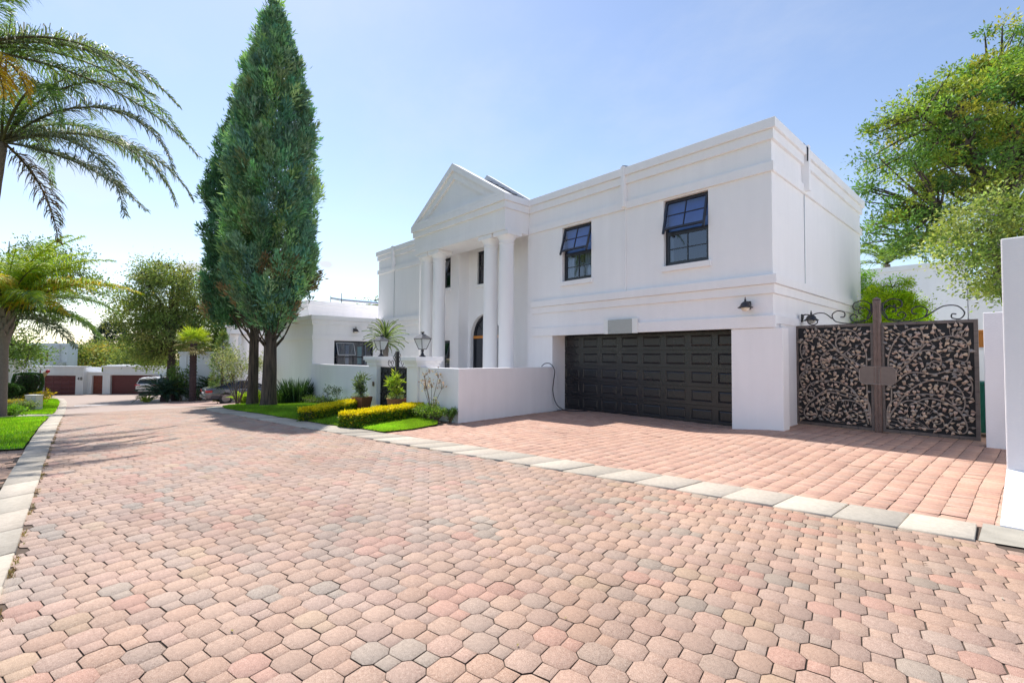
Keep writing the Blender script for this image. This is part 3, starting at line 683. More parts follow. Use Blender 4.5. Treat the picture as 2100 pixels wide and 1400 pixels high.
# ------------------------------------------------------------ windows
def window(name, x0, x1, z0, z1, y, parent, sash_open=None, tint_sheet=False, cols=2, rows=2, glass='glass', sill=True, two=True, curtains=((0, .16), (.86, 1)), back='dark', label=None):
    f = .055; t = .06
    mb = MB(); mb.box(x0, x0+f, y, y+t, z0, z1).box(x1-f, x1, y, y+t, z0, z1).box(x0+f, x1-f, y, y+t, z0, z0+f).box(x0+f, x1-f, y, y+t, z1-f, z1)
    zm = (z0+z1)/2+(.01 if two else 0)
    if two: mb.box(x0+f, x1-f, y+.003, y+t, zm-.03, zm+.03)
    w = mb.build(name, M['frame'], parent, bevel=.004)
    if label: w['label'] = label
    def grid(mb, xa, xb, za, zb, yy, c, r_, b=.022, d=.03, mat=None):
        for i_ in range(1, c): q = xa+(xb-xa)*i_/c; mb.box(q-b/2, q+b/2, yy, yy+d, za, zb, mat)
        for j_ in range(1, r_): q = za+(zb-za)*j_/r_; mb.box(xa, xb, yy+.003, yy+d-.003, q-b/2, q+b/2, mat)
    top = zm+.03 if two else z0+f
    if two:
        m2 = MB(); grid(m2, x0+f, x1-f, z0+f, zm-.03, y+.012, cols, rows)
        # inner sash rails
        a, b, c, d = x0+f, x1-f, z0+f, zm-.03; s = .04
        m2.box(a, a+s, y+.008, y+.05, c, d).box(b-s, b, y+.008, y+.05, c, d).box(a+s, b-s, y+.008, y+.05, c, c+s*1.5).box(a+s, b-s, y+.008, y+.05, d-s, d)
        m2.build('lower_sash', M['frame'], w); MB().quad((a, y+.03, c), (b, y+.03, c), (b, y+.03, d), (a, y+.03, d)).build('glass_pane', M[glass], w)
    a, b, c, d = x0+f, x1-f, top, z1-f
    if sash_open is not None:
        mat = Matrix.Translation((0, y, d+.03)) @ Matrix.Rotation(R(-sash_open), 4, 'X') @ Matrix.Translation((0, -y, -d-.03))
    else: mat = Matrix.Identity(4)
    c2 = c-.02; s = .05; m3 = MB(); a2, b2 = a-.02, b+.02; yy = y-.03 if sash_open is not None else y+.005
    m3.box(a2, a2+s, yy, yy+.045, c2-(.09 if sash_open is not None else 0), d, mat).box(b2-s, b2, yy, yy+.045, c2-(.09 if sash_open is not None else 0), d, mat)
    m3.box(a2+s, b2-s, yy, yy+.045, c2, c2+s*1.1, mat).box(a2+s, b2-s, yy, yy+.045, d-s*.8, d, mat)
    grid(m3, a2+s, b2-s, c2+s, d-s*.8, yy+.008, cols, rows, mat=mat)
    m3.build('top_sash', M['frame'], w)
    q = [mat @ Vector(p) for p in ((a2+.02, yy+.025, c2+.02), (b2-.02, yy+.025, c2+.02), (b2-.02, yy+.025, d-.02), (a2+.02, yy+.025, d-.02))]
    MB().quad(*q).build('glass_pane', M['glass_blue' if sash_open is not None else glass], w)
    if sash_open is not None:
        for q_ in (a+.03, b-.03): MB().tube([(q_, y+.02, c+.25), tuple(mat @ Vector((q_, yy+.03, c+.1)))], .008, 5).build('stay', M['steel'], w)
    # room behind: five dark sides and curtains
    e = y+t+.55; r = MB(); r.quad((x0, e, z0), (x1, e, z0), (x1, e, z1), (x0, e, z1)).quad((x0, y+t, z0), (x0, e, z0), (x0, e, z1), (x0, y+t, z1)).quad((x1, y+t, z0), (x1, y+t, z1), (x1, e, z1), (x1, e, z0)).quad((x0, y+t, z1), (x0, e, z1), (x1, e, z1), (x1, y+t, z1)).quad((x0, y+t, z0), (x1, y+t, z0), (x1, e, z0), (x0, e, z0))
    r.build('room', M[back], w)
    if curtains:
        for c0, c1 in curtains:
            cm = MB()
            xa, xb = x0+(x1-x0)*c0, x0+(x1-x0)*c1; n = max(6, int((xb-xa)/.03))
            pts = [(xa+(xb-xa)*i_/n, y+t+.09+.02*math.sin(i_*1.9)) for i_ in range(n+1)]
            for (p, q_), (p2, q2) in zip(pts, pts[1:]): cm.quad((p, q_, z0+.02), (p2, q2, z0+.02), (p2, q2, z1-.03), (p, q_, z1-.03))
            cm.build('curtain', M['curtain'], w)
    if tint_sheet: MB().quad((x0+.02, y+t+.05, zm-.05), (x1-.02, y+t+.05, zm-.05), (x1-.02, y+t+.05, z1-.02), (x0+.02, y+t+.05, z1-.02)).build('pane_tint_sheet', M['pane_blue'], w)  # blue sheet added behind the upper panes to make them bluer and brighter
    if sill: MB().box(x0-.04, x1+.06, YF-.07, YF+.10, z0-.135, z0-.001).build('sill', PL, w, bevel=.006)
    return w
window('window', *W1, YF+.10, house, 17, tint_sheet=True, curtains=((0, .22), (.62, .82)), label='upstairs window nearer the portico, top sash propped open')
window('window', *W2, YF+.10, house, 15, tint_sheet=True, curtains=((0, .13),), label='upstairs window above the garage door, top sash propped open')
window('window', *W3, YF+.10, house, 22, cols=1, rows=1, curtains=None)
window('window', *W3b, YF+.10, house, 16, cols=1, rows=1, curtains=None)
window('window', -14.27, -13.55, 4.34, 5.62, RY+.06, house, None, cols=2, rows=1, curtains=((.3, .6),), sill=False)
MB().box(-14.33, -13.45, RY-.06, RY+.04, 4.22, 4.338).build('window_sill', PL, house, bevel=.005)

# arched door
door = MB()
outer = [(AX-AR, -.5)]+arch_pts(AX, AR, AZ)+[(AX+AR, -.5)]; inner = [(AX-AR+.07, -.5)]+arch_pts(AX, AR-.07, AZ)+[(AX+AR-.07, -.5)]
for k in range(len(outer)-1):
    a, b, c, d = outer[k], outer[k+1], inner[k+1], inner[k]; y0, y1 = RY+.14, RY+.2
    door.add([(a[0], y0, a[1]), (b[0], y0, b[1]), (c[0], y0, c[1]), (d[0], y0, d[1]), (d[0], y1, d[1]), (c[0], y1, c[1])], [(0, 1, 2, 3), (3, 2, 5, 4)])
for an in (36, 72, 108, 144): door.tube([(AX+.3*math.cos(R(an)), RY+.18, AZ+.3*math.sin(R(an))), (AX+.8*math.cos(R(an)), RY+.18, AZ+.8*math.sin(R(an)))], .018, 4)
door.tube([(p[0], RY+.18, p[1]) for p in arch_pts(AX, .3, AZ)], .018, 4)
door.box(AX-.03, AX+.03, RY+.16, RY+.2, -.5, AZ-.02)
dobj = door.build('front_door', M['frame'], house)
o = MB().box(AX-AR+.02, AX+AR-.02, RY+.12, RY+.21, AZ-.05, AZ+.055).build('transom', M['orange'], dobj)
MB().add([(p[0], RY+.19, p[1]) for p in inner], [tuple(range(len(inner)))]).build('glass_pane', M['carglass'], dobj)
MB().box(AX-AR-.02, AX+AR+.02, RY+.3, RY+.32, -.5, 3.3).build('door_backing', M['dark'], dobj)

# garage door: panelled sectional
gd = MB(); x0, x1, z0, z1, y = -9.93, -4.44, -.02, 2.25, YF+.585
rows = 5; colsn = 8
gd.box(x0, x1, y+.045, y+.07, z0, z1)
hgt = (z1-z0)/rows
for r_ in range(rows):
    za = z0+r_*hgt+.006; zb = za+hgt-.012
    cw = (x1-x0)/colsn
    for c_ in range(colsn):
        xa = x0+c_*cw; xb = xa+cw; px, pz = .075, .085
        o8 = [(xa, za), (xb, za), (xb, zb), (xa, zb)]; i8 = [(xa+px, za+pz), (xb-px, za+pz), (xb-px, zb-pz), (xa+px, zb-pz)]
        j8 = [(xa+px+.018, za+pz+.018), (xb-px-.018, za+pz+.018), (xb-px-.018, zb-pz-.018), (xa+px+.018, zb-pz-.018)]
        k8 = [(xa+px+.045, za+pz+.045), (xb-px-.045, za+pz+.045), (xb-px-.045, zb-pz-.045), (xa+px+.045, zb-pz-.045)]
        vs = [(p[0], y, p[1]) for p in o8]+[(p[0], y, p[1]) for p in i8]+[(p[0], y+.016, p[1]) for p in j8]+[(p[0], y+.004, p[1]) for p in k8]
        fs = []
        for L0 in (0, 4, 8):
            for q in range(4): w_ = (q+1) % 4; fs.append((L0+q, L0+w_, L0+4+w_, L0+4+q))
        fs.append((12, 13, 14, 15)); gd.add(vs, fs)
    gd.quad((x0, y, zb), (x1, y, zb), (x1, y+.045, zb), (x0, y+.045, zb)); gd.quad((x0, y, za), (x0, y+.045, za), (x1, y+.045, za), (x1, y, za))
m, nt, b = newmat('garage_door_paint'); b.inputs['Roughness'].default_value = .3; b.inputs['Specular IOR Level'].default_value = .5
co = geoco(nt); n1 = N(nt, 'ShaderNodeTexNoise', Scale=130., Detail=3.); lk(nt, co, n1.inputs['Vector'])
cr = N(nt, 'ShaderNodeValToRGB'); cr.color_ramp.elements[0].position = .35; cr.color_ramp.elements[0].color = (.008, .008, .010, 1); cr.color_ramp.elements[1].position = .75; cr.color_ramp.elements[1].color = (.042, .041, .044, 1)
lk(nt, n1.outputs['Fac'], cr.inputs[0]); lk(nt, cr.outputs[0], b.inputs['Base Color'])
bp = N(nt, 'ShaderNodeBump', Strength=.5, Distance=.003); lk(nt, n1.outputs['Fac'], bp.inputs['Height']); lk(nt, bp.outputs[0], b.inputs['Normal'])
n2 = N(nt, 'ShaderNodeTexNoise', Scale=1.1, Detail=3.); lk(nt, co, n2.inputs['Vector']); mr = N(nt, 'ShaderNodeMapRange'); mr.inputs[3].default_value = .16; mr.inputs[4].default_value = .42; lk(nt, n2.outputs['Fac'], mr.inputs[0]); lk(nt, mr.outputs[0], b.inputs['Roughness'])
gdo = gd.build('garage_door', m, house)
MB().box(x0, x1, y-.01, y+.05, z0-.015, z0+.008).build('bottom_seal', M['steel'], gdo)

# ------------------------------------------------------------ portico
port = MB()
port.box(PX0, PX1, PY, YF-.002, 5.56, 6.45)
portico = port.build('portico', PL, house)
segs = []
for p, z0, z1 in ((.12, 6.452, 6.66), (.065, 6.235, 6.449)):
    segs += [(PX0-p, PX1+p, PY-p, PY-.001, z0, z1), (PX1+.001, PX1+p, PY, YF-p-.001, z0, z1), (PX0-p, PX0-.001, PY, YF-p-.001, z0, z1)]
segs += [(PX0-.012, PX1+.012, PY-.012, PY-.001, 5.57, 5.79)]
bands('portico_cornice', segs, portico)
# pediment with two stepped triangular recesses
XC = -13.66; yp = PY-.12
T0 = [(PX0-.12, 6.661), (XC, 8.42), (PX1+.12, 6.661)]; T1 = [(-16.02, 6.76), (XC, 8.17), (-11.30, 6.76)]; T2 = [(-15.55, 6.76), (XC, 7.885), (-11.77, 6.76)]
def rg(mb, Ta, Tb, y, dep):
    n = 3
    for k in range(n):
        a, b, c, d = Ta[k], Ta[(k+1) % n], Tb[(k+1) % n], Tb[k]
        mb.quad((a[0], y, a[1]), (b[0], y, b[1]), (c[0], y, c[1]), (d[0], y, d[1])); mb.quad((d[0], y, d[1]), (c[0], y, c[1]), (c[0], y+dep, c[1]), (d[0], y+dep, d[1]))
pd = MB(); rg(pd, T0, T1, yp, .07); rg(pd, T1, T2, yp+.07, .07)
pd.add([(p[0], yp+.14, p[1]) for p in T2], [(0, 1, 2)])
for k in range(3):
    a, b = T0[k], T0[(k+1) % 3]; pd.quad((a[0], yp, a[1]), (a[0], yp+.34, a[1]), (b[0], yp+.34, b[1]), (b[0], yp, b[1]))
pd.add([(p[0], yp+.34, p[1]) for p in T0], [(2, 1, 0)])
pd.build('pediment', PL, house)
# rear gable parapet and tiled roof between
rp = MB(); ra = [(PX0-.1, 6.58), (XC, 8.42), (PX1+.1, 6.58)]
rp.prism(ra, YF+.42, YF+.62); rp.build('gable_parapet', PL, house)
rt = MB()
for sx in (PX0+.02, PX1-.02):
    n = 8
    for k in range(n):
        t0, t1 = k/n, (k+1)/n
        xa, za = XC+(sx-XC)*t1, 8.22-1.62*t1; xb, zb = XC+(sx-XC)*t0, 8.22-1.62*t0
        rt.add([(xa, yp+.345, za), (xb, yp+.345, zb+.0), (xb, YF+.415, zb), (xa, YF+.415, za), (xa, yp+.345, za+.045), (xb, yp+.345, zb+.012), (xb, YF+.415, zb+.012), (xa, YF+.415, za+.045)], [(0, 1, 2, 3), (4, 7, 6, 5), (0, 3, 7, 4), (0, 4, 5, 1), (3, 2, 6, 7)])
rt.build('portico_roof', M['tile'], house)
# columns
for cx in (-11.20, -11.98, -15.03, -15.81):
    mb = MB(); prof = [(.27, -.6), (.27, .1), (.25, .16), (.243, 2.0), (.228, 5.12), (.228, 5.17), (.245, 5.18), (.245, 5.21), (.228, 5.225), (.23, 5.27), (.26, 5.33), (.30, 5.385), (.315, 5.42)]
    mb.lathe(prof, (cx, 9.97, 0), 28); c = mb.build('column', PL, house, smooth=True)
    c.modifiers.new('e', 'EDGE_SPLIT').split_angle = R(35)
    MB().box(cx-.345, cx+.345, 9.97-.28, 9.97+.345, 5.42, 5.555).build('abacus', PL, c, bevel=.006)

# conduits / rainwater boxes
mb = MB()
mb.box(-7.30, -7.20, YF-.16, YF-.004, 5.60, 6.69); mb.build('rainwater_box', PL, house, bevel=.005)
MB().tube([(-7.245, YF-.018, 5.6), (-7.245, YF-.018, 3.36)], .02, 8).build('downpipe', PL, house)
MB().box(XR+.002, XR+.16, 12.70, 12.82, 5.60, 6.69).build('rainwater_box', PL, house, bevel=.005)
MB().tube([(XR+.01, 12.84, 5.6), (XR+.01, 12.84, 3.36)], .010, 8).build('downpipe', M['alu'], house)
MB().box(-19.95, -19.80, YF-.16, YF-.004, 5.60, 6.69).build('rainwater_box', PL, house, bevel=.005)
MB().tube([(-19.87, YF-.012, 5.6), (-19.87, YF-.012, 3.36)], .012, 8).build('downpipe', M['alu'], house)
MB().tube([(-16.12, 9.80, 5.56), (-16.12, 9.80, 1.0)], .018, 8).build('downpipe', PL, house)
MB().tube([(-7.36, YF-.06, 6.665), (-7.25, YF-.12, 6.72), (-7.2, YF-.1, 6.70), (-7.1, YF, 6.68)], .012, 6).build('roof_cable', M['cable'], house)
MB().tube([(XR-.1, 12.6, 6.66), (XR+.06, 12.66, 6.74), (XR+.14, 12.69, 6.6), (XR+.13, 12.69, 6.3)], .014, 6).build('roof_cable', M['cable'], house)

# ------------------------------------------------------------ wing on the left
wing = MB(); XW = -21.05; YW = 7.47
WW = (8.42, 10.30, 1.15, 2.27)
wall_y(wing, YW, YF, -1., 3.14, XW, .16, [WW])
wing.box(-28.5, XW-.5, YW, 16, -1.6, 3.14).box(XW-.5, XW-.001, YW, YW+.6, -1, 3.14).box(XW-.5, XW-.16, YF-.2, YF-.001, -1, 3.14).box(XW-.5, XW-.001, YW+.6, YF-.001, 3.0, 3.14)
wing.box(-33., -28.5, 9.0, 16, -2, 3.14)
wing.build('wing_wall', PL, house)
segs = []
for p, z0, z1 in ((.11, 3.165, 3.36), (.055, 2.965, 3.162), (.045, 2.29, 2.50)):
    segs += [(-28.5, XW+p, YW-p, YW-.001, z0, z1), (XW+.001, XW+p, YW, YF-p-.002, z0, z1)]
    if p > .05: segs += [(-33.-p, -28.5+.0, 9.0-p, 9.0-.001, z0, z1)]
bands('wing_cornice', segs)
MB().box(-28.6, XW+.0, YW+.0, YF, 3.142, 3.33).build('wing_roof', PL, house)
rb = MB().box(-33, -24.5, 8.45, 18, 3.1, 4.36).build('roof_block', PL, house)
bands('roof_block_cornice', [(-33.05, -24.42, 8.37, 8.449, 4.16, 4.38), (-24.499, -24.42, 8.45, 18, 4.16, 4.38), (-33.02, -24.46, 8.41, 8.449, 3.97, 4.158), (-24.499, -24.46, 8.45, 18, 3.97, 4.158)], rb)
# wing window, built facing +x
def yz_window():
    y0, y1, z0, z1 = WW; x = XW-.13; f = .05; w = MB()
    for a, b, c, d in ((y0, y0+f, z0, z1), (y1-f, y1, z0, z1), (y0+f, y1-f, z0, z0+f), (y0+f, y1-f, z1-f*1.4, z1)): w.box(x, x+.06, a, b, c, d)
    zm = z0+.38; w.box(x+.004, x+.056, y0+f, y1-f, zm-.025, zm+.025)
    for q in (.5, .78): yy = y0+(y1-y0)*q; w.box(x+.008, x+.05, yy-.022, yy+.022, z0+f, z1-f*1.4)
    o = w.build('window', M['frame'], house, bevel=.003); o['label'] = 'wide black framed kitchen window on the wing behind the garden wall'
    MB().quad((x+.02, y0+f, z0+f), (x+.02, y1-f, z0+f), (x+.02, y1-f, z1-f), (x+.02, y0+f, z1-f)).build('glass_pane', M['glass'], o)
    mat = Matrix.Translation((x+.07, 0, z1-.09)) @ Matrix.Rotation(R(-24), 4, 'Y')
    s = MB(); a, b = y0+.1, y0+.92; h = .62
    for c0, c1, d0, d1 in ((a, a+.025, -h, 0), (b-.025, b, -h, 0), (a, b, -h, -h+.025), (a, b, -.025, 0)): s.box(0, .03, c0, c1, d0, d1, mat)
    s.build('open_sash', M['alu'], o)
    q = [mat @ Vector(p) for p in ((.015, a, -h), (.015, b, -h), (.015, b, 0), (.015, a, 0))]; MB().quad(*q).build('glass_pane', M['glass'], o)
    e = x-.3
    r = MB(); r.quad((e, y0, z0), (e, y1, z0), (e, y1, z1), (e, y0, z1)).quad((x, y0, z0), (e, y0, z0), (e, y0, z1), (x, y0, z1)).quad((x, y1, z0), (x, y1, z1), (e, y1, z1), (e, y1, z0)).quad((x, y0, z1), (e, y0, z1), (e, y1, z1), (x, y1, z1)).quad((x, y0, z0), (x, y1, z0), (e, y1, z0), (e, y0, z0)); r.build('room', M['dark'], o)
    for ya, yb in ((y0+.62, y0+.78), (y0+1.5, y0+1.6)): MB().box(x-.12, x-.10, ya, yb, z0+.03, z1-.2).build('curtain', M['curtain'], o)
    MB().box(x-.12, x-.10, y0+1.2, y0+1.40, z0+.03, z1-.25).build('curtain', simple('teal_bright_strip', (.25, .62, .56), .8), o)  # teal strip added to brighten the window, standing for bright spots and reflection
yz_window()
# solar water heater on the wing roof block
t = thing('solar_panel', 'blue solar collector with a pale tank lying on the flat roof behind the wing', 'solar panel', (-25.3, 11.2, 4.52))
mt = Matrix.Rotation(R(9), 4, 'Y')
MB().box(-.9, .9, -1.0, 1.6, .12, .18, mt).build('collector', M['solar'], t); MB().box(-.94, .94, -1.04, 1.64, .07, .118, mt).build('frame', M['alu'], t)
MB().box(-.9, .9, 1.75, 3.2, .02, .08, mt).build('collector', M['alu'], t)
for q_ in ((.8, -1.05), (.6, 1.7), (-.8, -1.)): MB().tube([(*q_, -.2), (*q_, .38)], .02, 6).build('leg', M['iron'], t)
# far-left porch with a pair of columns
pb = MB().box(-44, -36.7, 8.3, 12, -2.2, 3.1).build('porch_wall', PL, house)
bands('porch_beam', [(-36.69, -35.6, 7.3, 11, 3.0, 3.45), (-36.69, -35.5, 7.2, 11, 3.455, 3.6)], pb)
for cy in (7.62, 8.35):
    MB().lathe([(.30, -2), (.28, -1), (.25, 2.7), (.25, 2.75), (.30, 2.85), (.33, 2.99)], (-36.1, cy, 0), 22).build('porch_column', PL, pb, smooth=True)

# wall sign above garage door
t = thing('wall_sign', 'blank grey plaque with white ends over the black garage door', 'sign', (-7.36, YF-.062, 2.42))
MB().box(-.40, .36, -.035, 0, -.19, .19).build('panel', M['signgrey'], t, bevel=.004)
for q_ in ((-.54, -.402), (.362, .52)): MB().box(*q_, -.03, 0, -.19, .20).build('end_piece', M['signwhite'], t, bevel=.004)

# bulkhead wall lamps
def wall_lamp(loc, rz, label):
    """mounted on a wall whose outward direction is local -y"""
    t = thing('wall_lamp', label, 'wall lamp', loc, rz, 'black wall lamps')
    MB().lathe([(.0, 0), (.055, .005), (.055, .03), (.04, .045), (0, .05)], (0, 0, 0), 14, Matrix.Rotation(R(90), 4, 'X')).box(-.045, .045, -.03, -.001, -.11, .07).build('mount', M['iron'], t, bevel=.006)
    MB().tube([(0, -.02, .03), (0, -.08, .06), (0, -.15, .05), (0, -.185, .03)], [.02, .014, .013, .018], 8).build('arm', M['iron'], t, smooth=True)
    MB().lathe([(.0, .165), (.007, .15), (.014, .13), (.011, .115), (.022, .10), (.02, .07), (.03, .06), (.05, .05), (.085, .02), (.105, -.03), (.15, -.065), (.155, -.075), (.145, -.075), (.1, -.05), (.0, -.03)], (0, -.2, -.01), 20).build('shade', M['iron'], t, smooth=True)
    MB().lathe([(.088, -.06), (.088, -.085), (.075, -.12), (.045, -.145), (.0, -.152)], (0, -.2, -.01), 18).build('globe', M['globe'], t, smooth=True)
wall_lamp((-4.10, YF-.003, 2.76), 0, 'black bell-shaped wall lamp above the right end of the garage door')
wall_lamp((XR+.055, 12.35, 2.55), R(90), 'black bell-shaped wall lamp on the side wall behind the leafy gate')
wall_lamp((XW+.003, 9.33, 2.78), R(90), 'black bell-shaped wall lamp above the wing window')

# ================================================================== GARDEN WALLS AND GATES
W = M['plaster_b']
gw = thing('garden_wall', 'white plastered garden wall between the wing corner and the lantern pillars', 'wall', (0, 0, 0))
mb = MB()
A = Vector((-21.0, 7.40, 0)); B = Vector((-14.3, 6.98, 0)); dn = Vector((.06, .998, 0)).normalized()*.2
for n in range(8):
    pass
p = [A, B, B+dn, A+dn]
mb.add([(q.x, q.y, -1) for q in p]+[(p[0].x, p[0].y, 1.235), (p[1].x, p[1].y, 1.27), (p[2].x, p[2].y, 1.27), (p[3].x, p[3].y, 1.235)], [(0, 1, 5, 4), (1, 2, 6, 5), (2, 3, 7, 6), (3, 0, 4, 7), (4, 5, 6, 7)])
mb.build('wall', W, gw, bevel=.01)
def pillar(x0, x1, y0, y1, label):
    t = thing('gate_pillar', label, 'pillar', ((x0+x1)/2, (y0+y1)/2, -.1), group='pillars of the garden gate')
    hx, hy = (x1-x0)/2, (y1-y0)/2
    MB().box(-hx, hx, -hy, hy, -.4, 1.40).build('shaft', W, t, bevel=.006)
    MB().box(-hx-.05, hx+.05, -hy-.05, hy+.05, 1.402, 1.50).box(-hx-.09, hx+.09, -hy-.09, hy+.09, 1.502, 1.56).box(-hx-.13, hx+.13, -hy-.13, hy+.13, 1.562, 1.68).build('cap', W, t, bevel=.005)
    return t
pillar(-14.28, -13.74, 6.84, 7.34, 'white square pillar with a moulded cap left of the black garden gate')
pillar(-11.72, -11.16, 6.74, 7.36, 'white square pillar with a moulded cap right of the black garden gate')
lw = thing('low_wall', 'low white wall running from the right pillar round to the garage', 'wall', (0, 0, 0))
mb = MB(); z1 = 1.30
P = [(-11.155, 6.80), (-9.335, 6.78), (-9.50, 8.7), (-9.70, 10.715), (-9.92, 10.715), (-9.72, 8.7), (-9.56, 7.0), (-11.155, 7.0)]
n = len(P); mb.add([(x, y, -.4) for x, y in P]+[(x, y, z1) for x, y in P], [(i_, (i_+1) % n, (i_+1) % n+n, i_+n) for i_ in range(n)]+[(8, 9, 14, 15), (9, 10, 13, 14), (10, 11, 12, 13)])
mb.build('wall', W, lw, bevel=.006)

def lantern(x, y, z, label):
    t = thing('pillar_lantern', label, 'lantern', (x, y, z), R(8), 'lanterns on the gate pillars')
    MB().lathe([(.10, 0), (.10, .012), (.06, .04), (.035, .09), (.028, .13), (.045, .16), (.045, .175), (.03, .19), (.05, .20), (.075, .21)], (0, 0, 0), 14).build('base', M['iron'], t, smooth=True)
    fr = MB(); b0, b1, zb, zt = .075, .165, .21, .50
    for sx in (-1, 1):
        for sy in (-1, 1): fr.tube([(sx*b0, sy*b0, zb), (sx*b1, sy*b1, zt)], .012, 4)
    for q, zz in ((b0, zb), (b1, zt)): fr.tube([(q, q, zz), (-q, q, zz), (-q, -q, zz), (q, -q, zz), (q, q, zz)], .012, 4)
    fr.tube([(0, 0, .21), (0, 0, .34)], .018, 6); fr.build('frame', M['iron'], t)
    gl = MB()
    for k in range(4):
        c_, s_ = math.cos(k*PI/2), math.sin(k*PI/2); f_ = lambda a, b, zz: (a*c_-b*s_, a*s_+b*c_, zz)
        gl.quad(f_(-b0, -b0, zb), f_(b0, -b0, zb), f_(b1, -b1, zt), f_(-b1, -b1, zt))
    gl.build('glass', M['lampglass'], t)
    rf = MB(); r_ = .185; rf.add([(-r_, -r_, .505), (r_, -r_, .505), (r_, r_, .505), (-r_, r_, .505), (-.045, -.045, .635), (.045, -.045, .635), (.045, .045, .635), (-.045, .045, .635)], [(0, 1, 5, 4), (1, 2, 6, 5), (2, 3, 7, 6), (3, 0, 4, 7), (4, 5, 6, 7), (3, 2, 1, 0)])
    rf.build('roof', simple('lantern_roof', (.15, .15, .16), .4, .3, var=.1) if 'lantern_roof' not in bpy.data.materials else bpy.data.materials['lantern_roof'], t)
    MB().lathe([(.03, .636), (.03, .66), (.052, .67), (.055, .69), (.03, .70), (.0, .705)], (0, 0, 0), 12).build('finial', M['iron'], t)
lantern(-13.95, 7.09, 1.581, 'black glass lantern on the left gate pillar beside the aloe')
lantern(-11.42, 7.05, 1.581, 'black glass lantern on the right gate pillar in front of the columns')
tag(MB().box(-.05, .05, -.025, 0, -.07, .07).build('intercom', M['brown'], bevel=.006, loc=(-13.93, 6.838, .72)), 'small brown intercom box on the face of the left gate pillar', 'intercom')

def spiral(c, r0, turns, start, sgn=1, n=26, k=.12):
    out = []
    for i_ in range(n+1):
        t_ = i_/n; r_ = r0*(1-t_)+r0*k*t_; a = start+sgn*turns*2*PI*t_; out.append((c[0]+r_*math.cos(a), c[1]+r_*math.sin(a)))
    return out
def smoothcurve(pts, n=10):
    """Catmull-Rom through 2-D points"""
    P_ = [np.array(p, float) for p in pts]; P_ = [2*P_[0]-P_[1]]+P_+[2*P_[-1]-P_[-2]]; out = []
    for i_ in range(1, len(P_)-2):
        for k in range(n):
            t_ = k/n; a, b, c, d = P_[i_-1:i_+3]
            out.append(tuple(.5*((2*b)+(-a+c)*t_+(2*a-5*b+4*c-d)*t_**2+(-a+3*b-3*c+d)*t_**3)))
    out.append(tuple(P_[-2])); return out
def leaf_mesh(name, places, mat, parent, y=-.03):
    """embossed heart-shaped metal leaves at (x,z,angle,size)"""
    g = random.Random(5); V = []; F = []; C = []
    out = [(0, -.02), (.20, -.08), (.34, .08), (.30, .36), (.12, .68), (0, 1.08), (-.12, .68), (-.30, .36), (-.34, .08), (-.20, -.08)]
    for x, z, a, s in places:
        o = len(V); c_, s_ = math.cos(a), math.sin(a); tl = g.uniform(-.4, .4); yy = y-g.uniform(0, .03)
        rel = [(0, 0, .0), (0, .35, -.22), (0, 1.0, .0)]
        for px, pz in out: V.append((x+(px*c_-pz*s_)*s, yy-.0+px*tl*s*.5, z+(px*s_+pz*c_)*s))
        V.append((x+(-.3*s_)*s, yy-.16*s, z+(.3*c_)*s)); V.append((x+(-.65*s_)*s, yy-.10*s, z+(.65*c_)*s))
        m_ = o+10; m2 = o+11
        F += [(o, o+1, o+2, m_), (m_, o+2, o+3, m2), (m2, o+3, o+4, o+5), (m2, o+5, o+6, o+7), (m_, m2, o+7, o+8), (o, m_, o+8, o+9)]
        c0 = g.choice([(.46, .34, .26), (.36, .29, .235), (.50, .38, .28), (.27, .235, .21), (.43, .31, .25)]); f_ = g.uniform(.8, 1.15); C += [[q*f_ for q in c0]]*12
    return np_mesh(name, V, F, mat, parent, np.array(C))

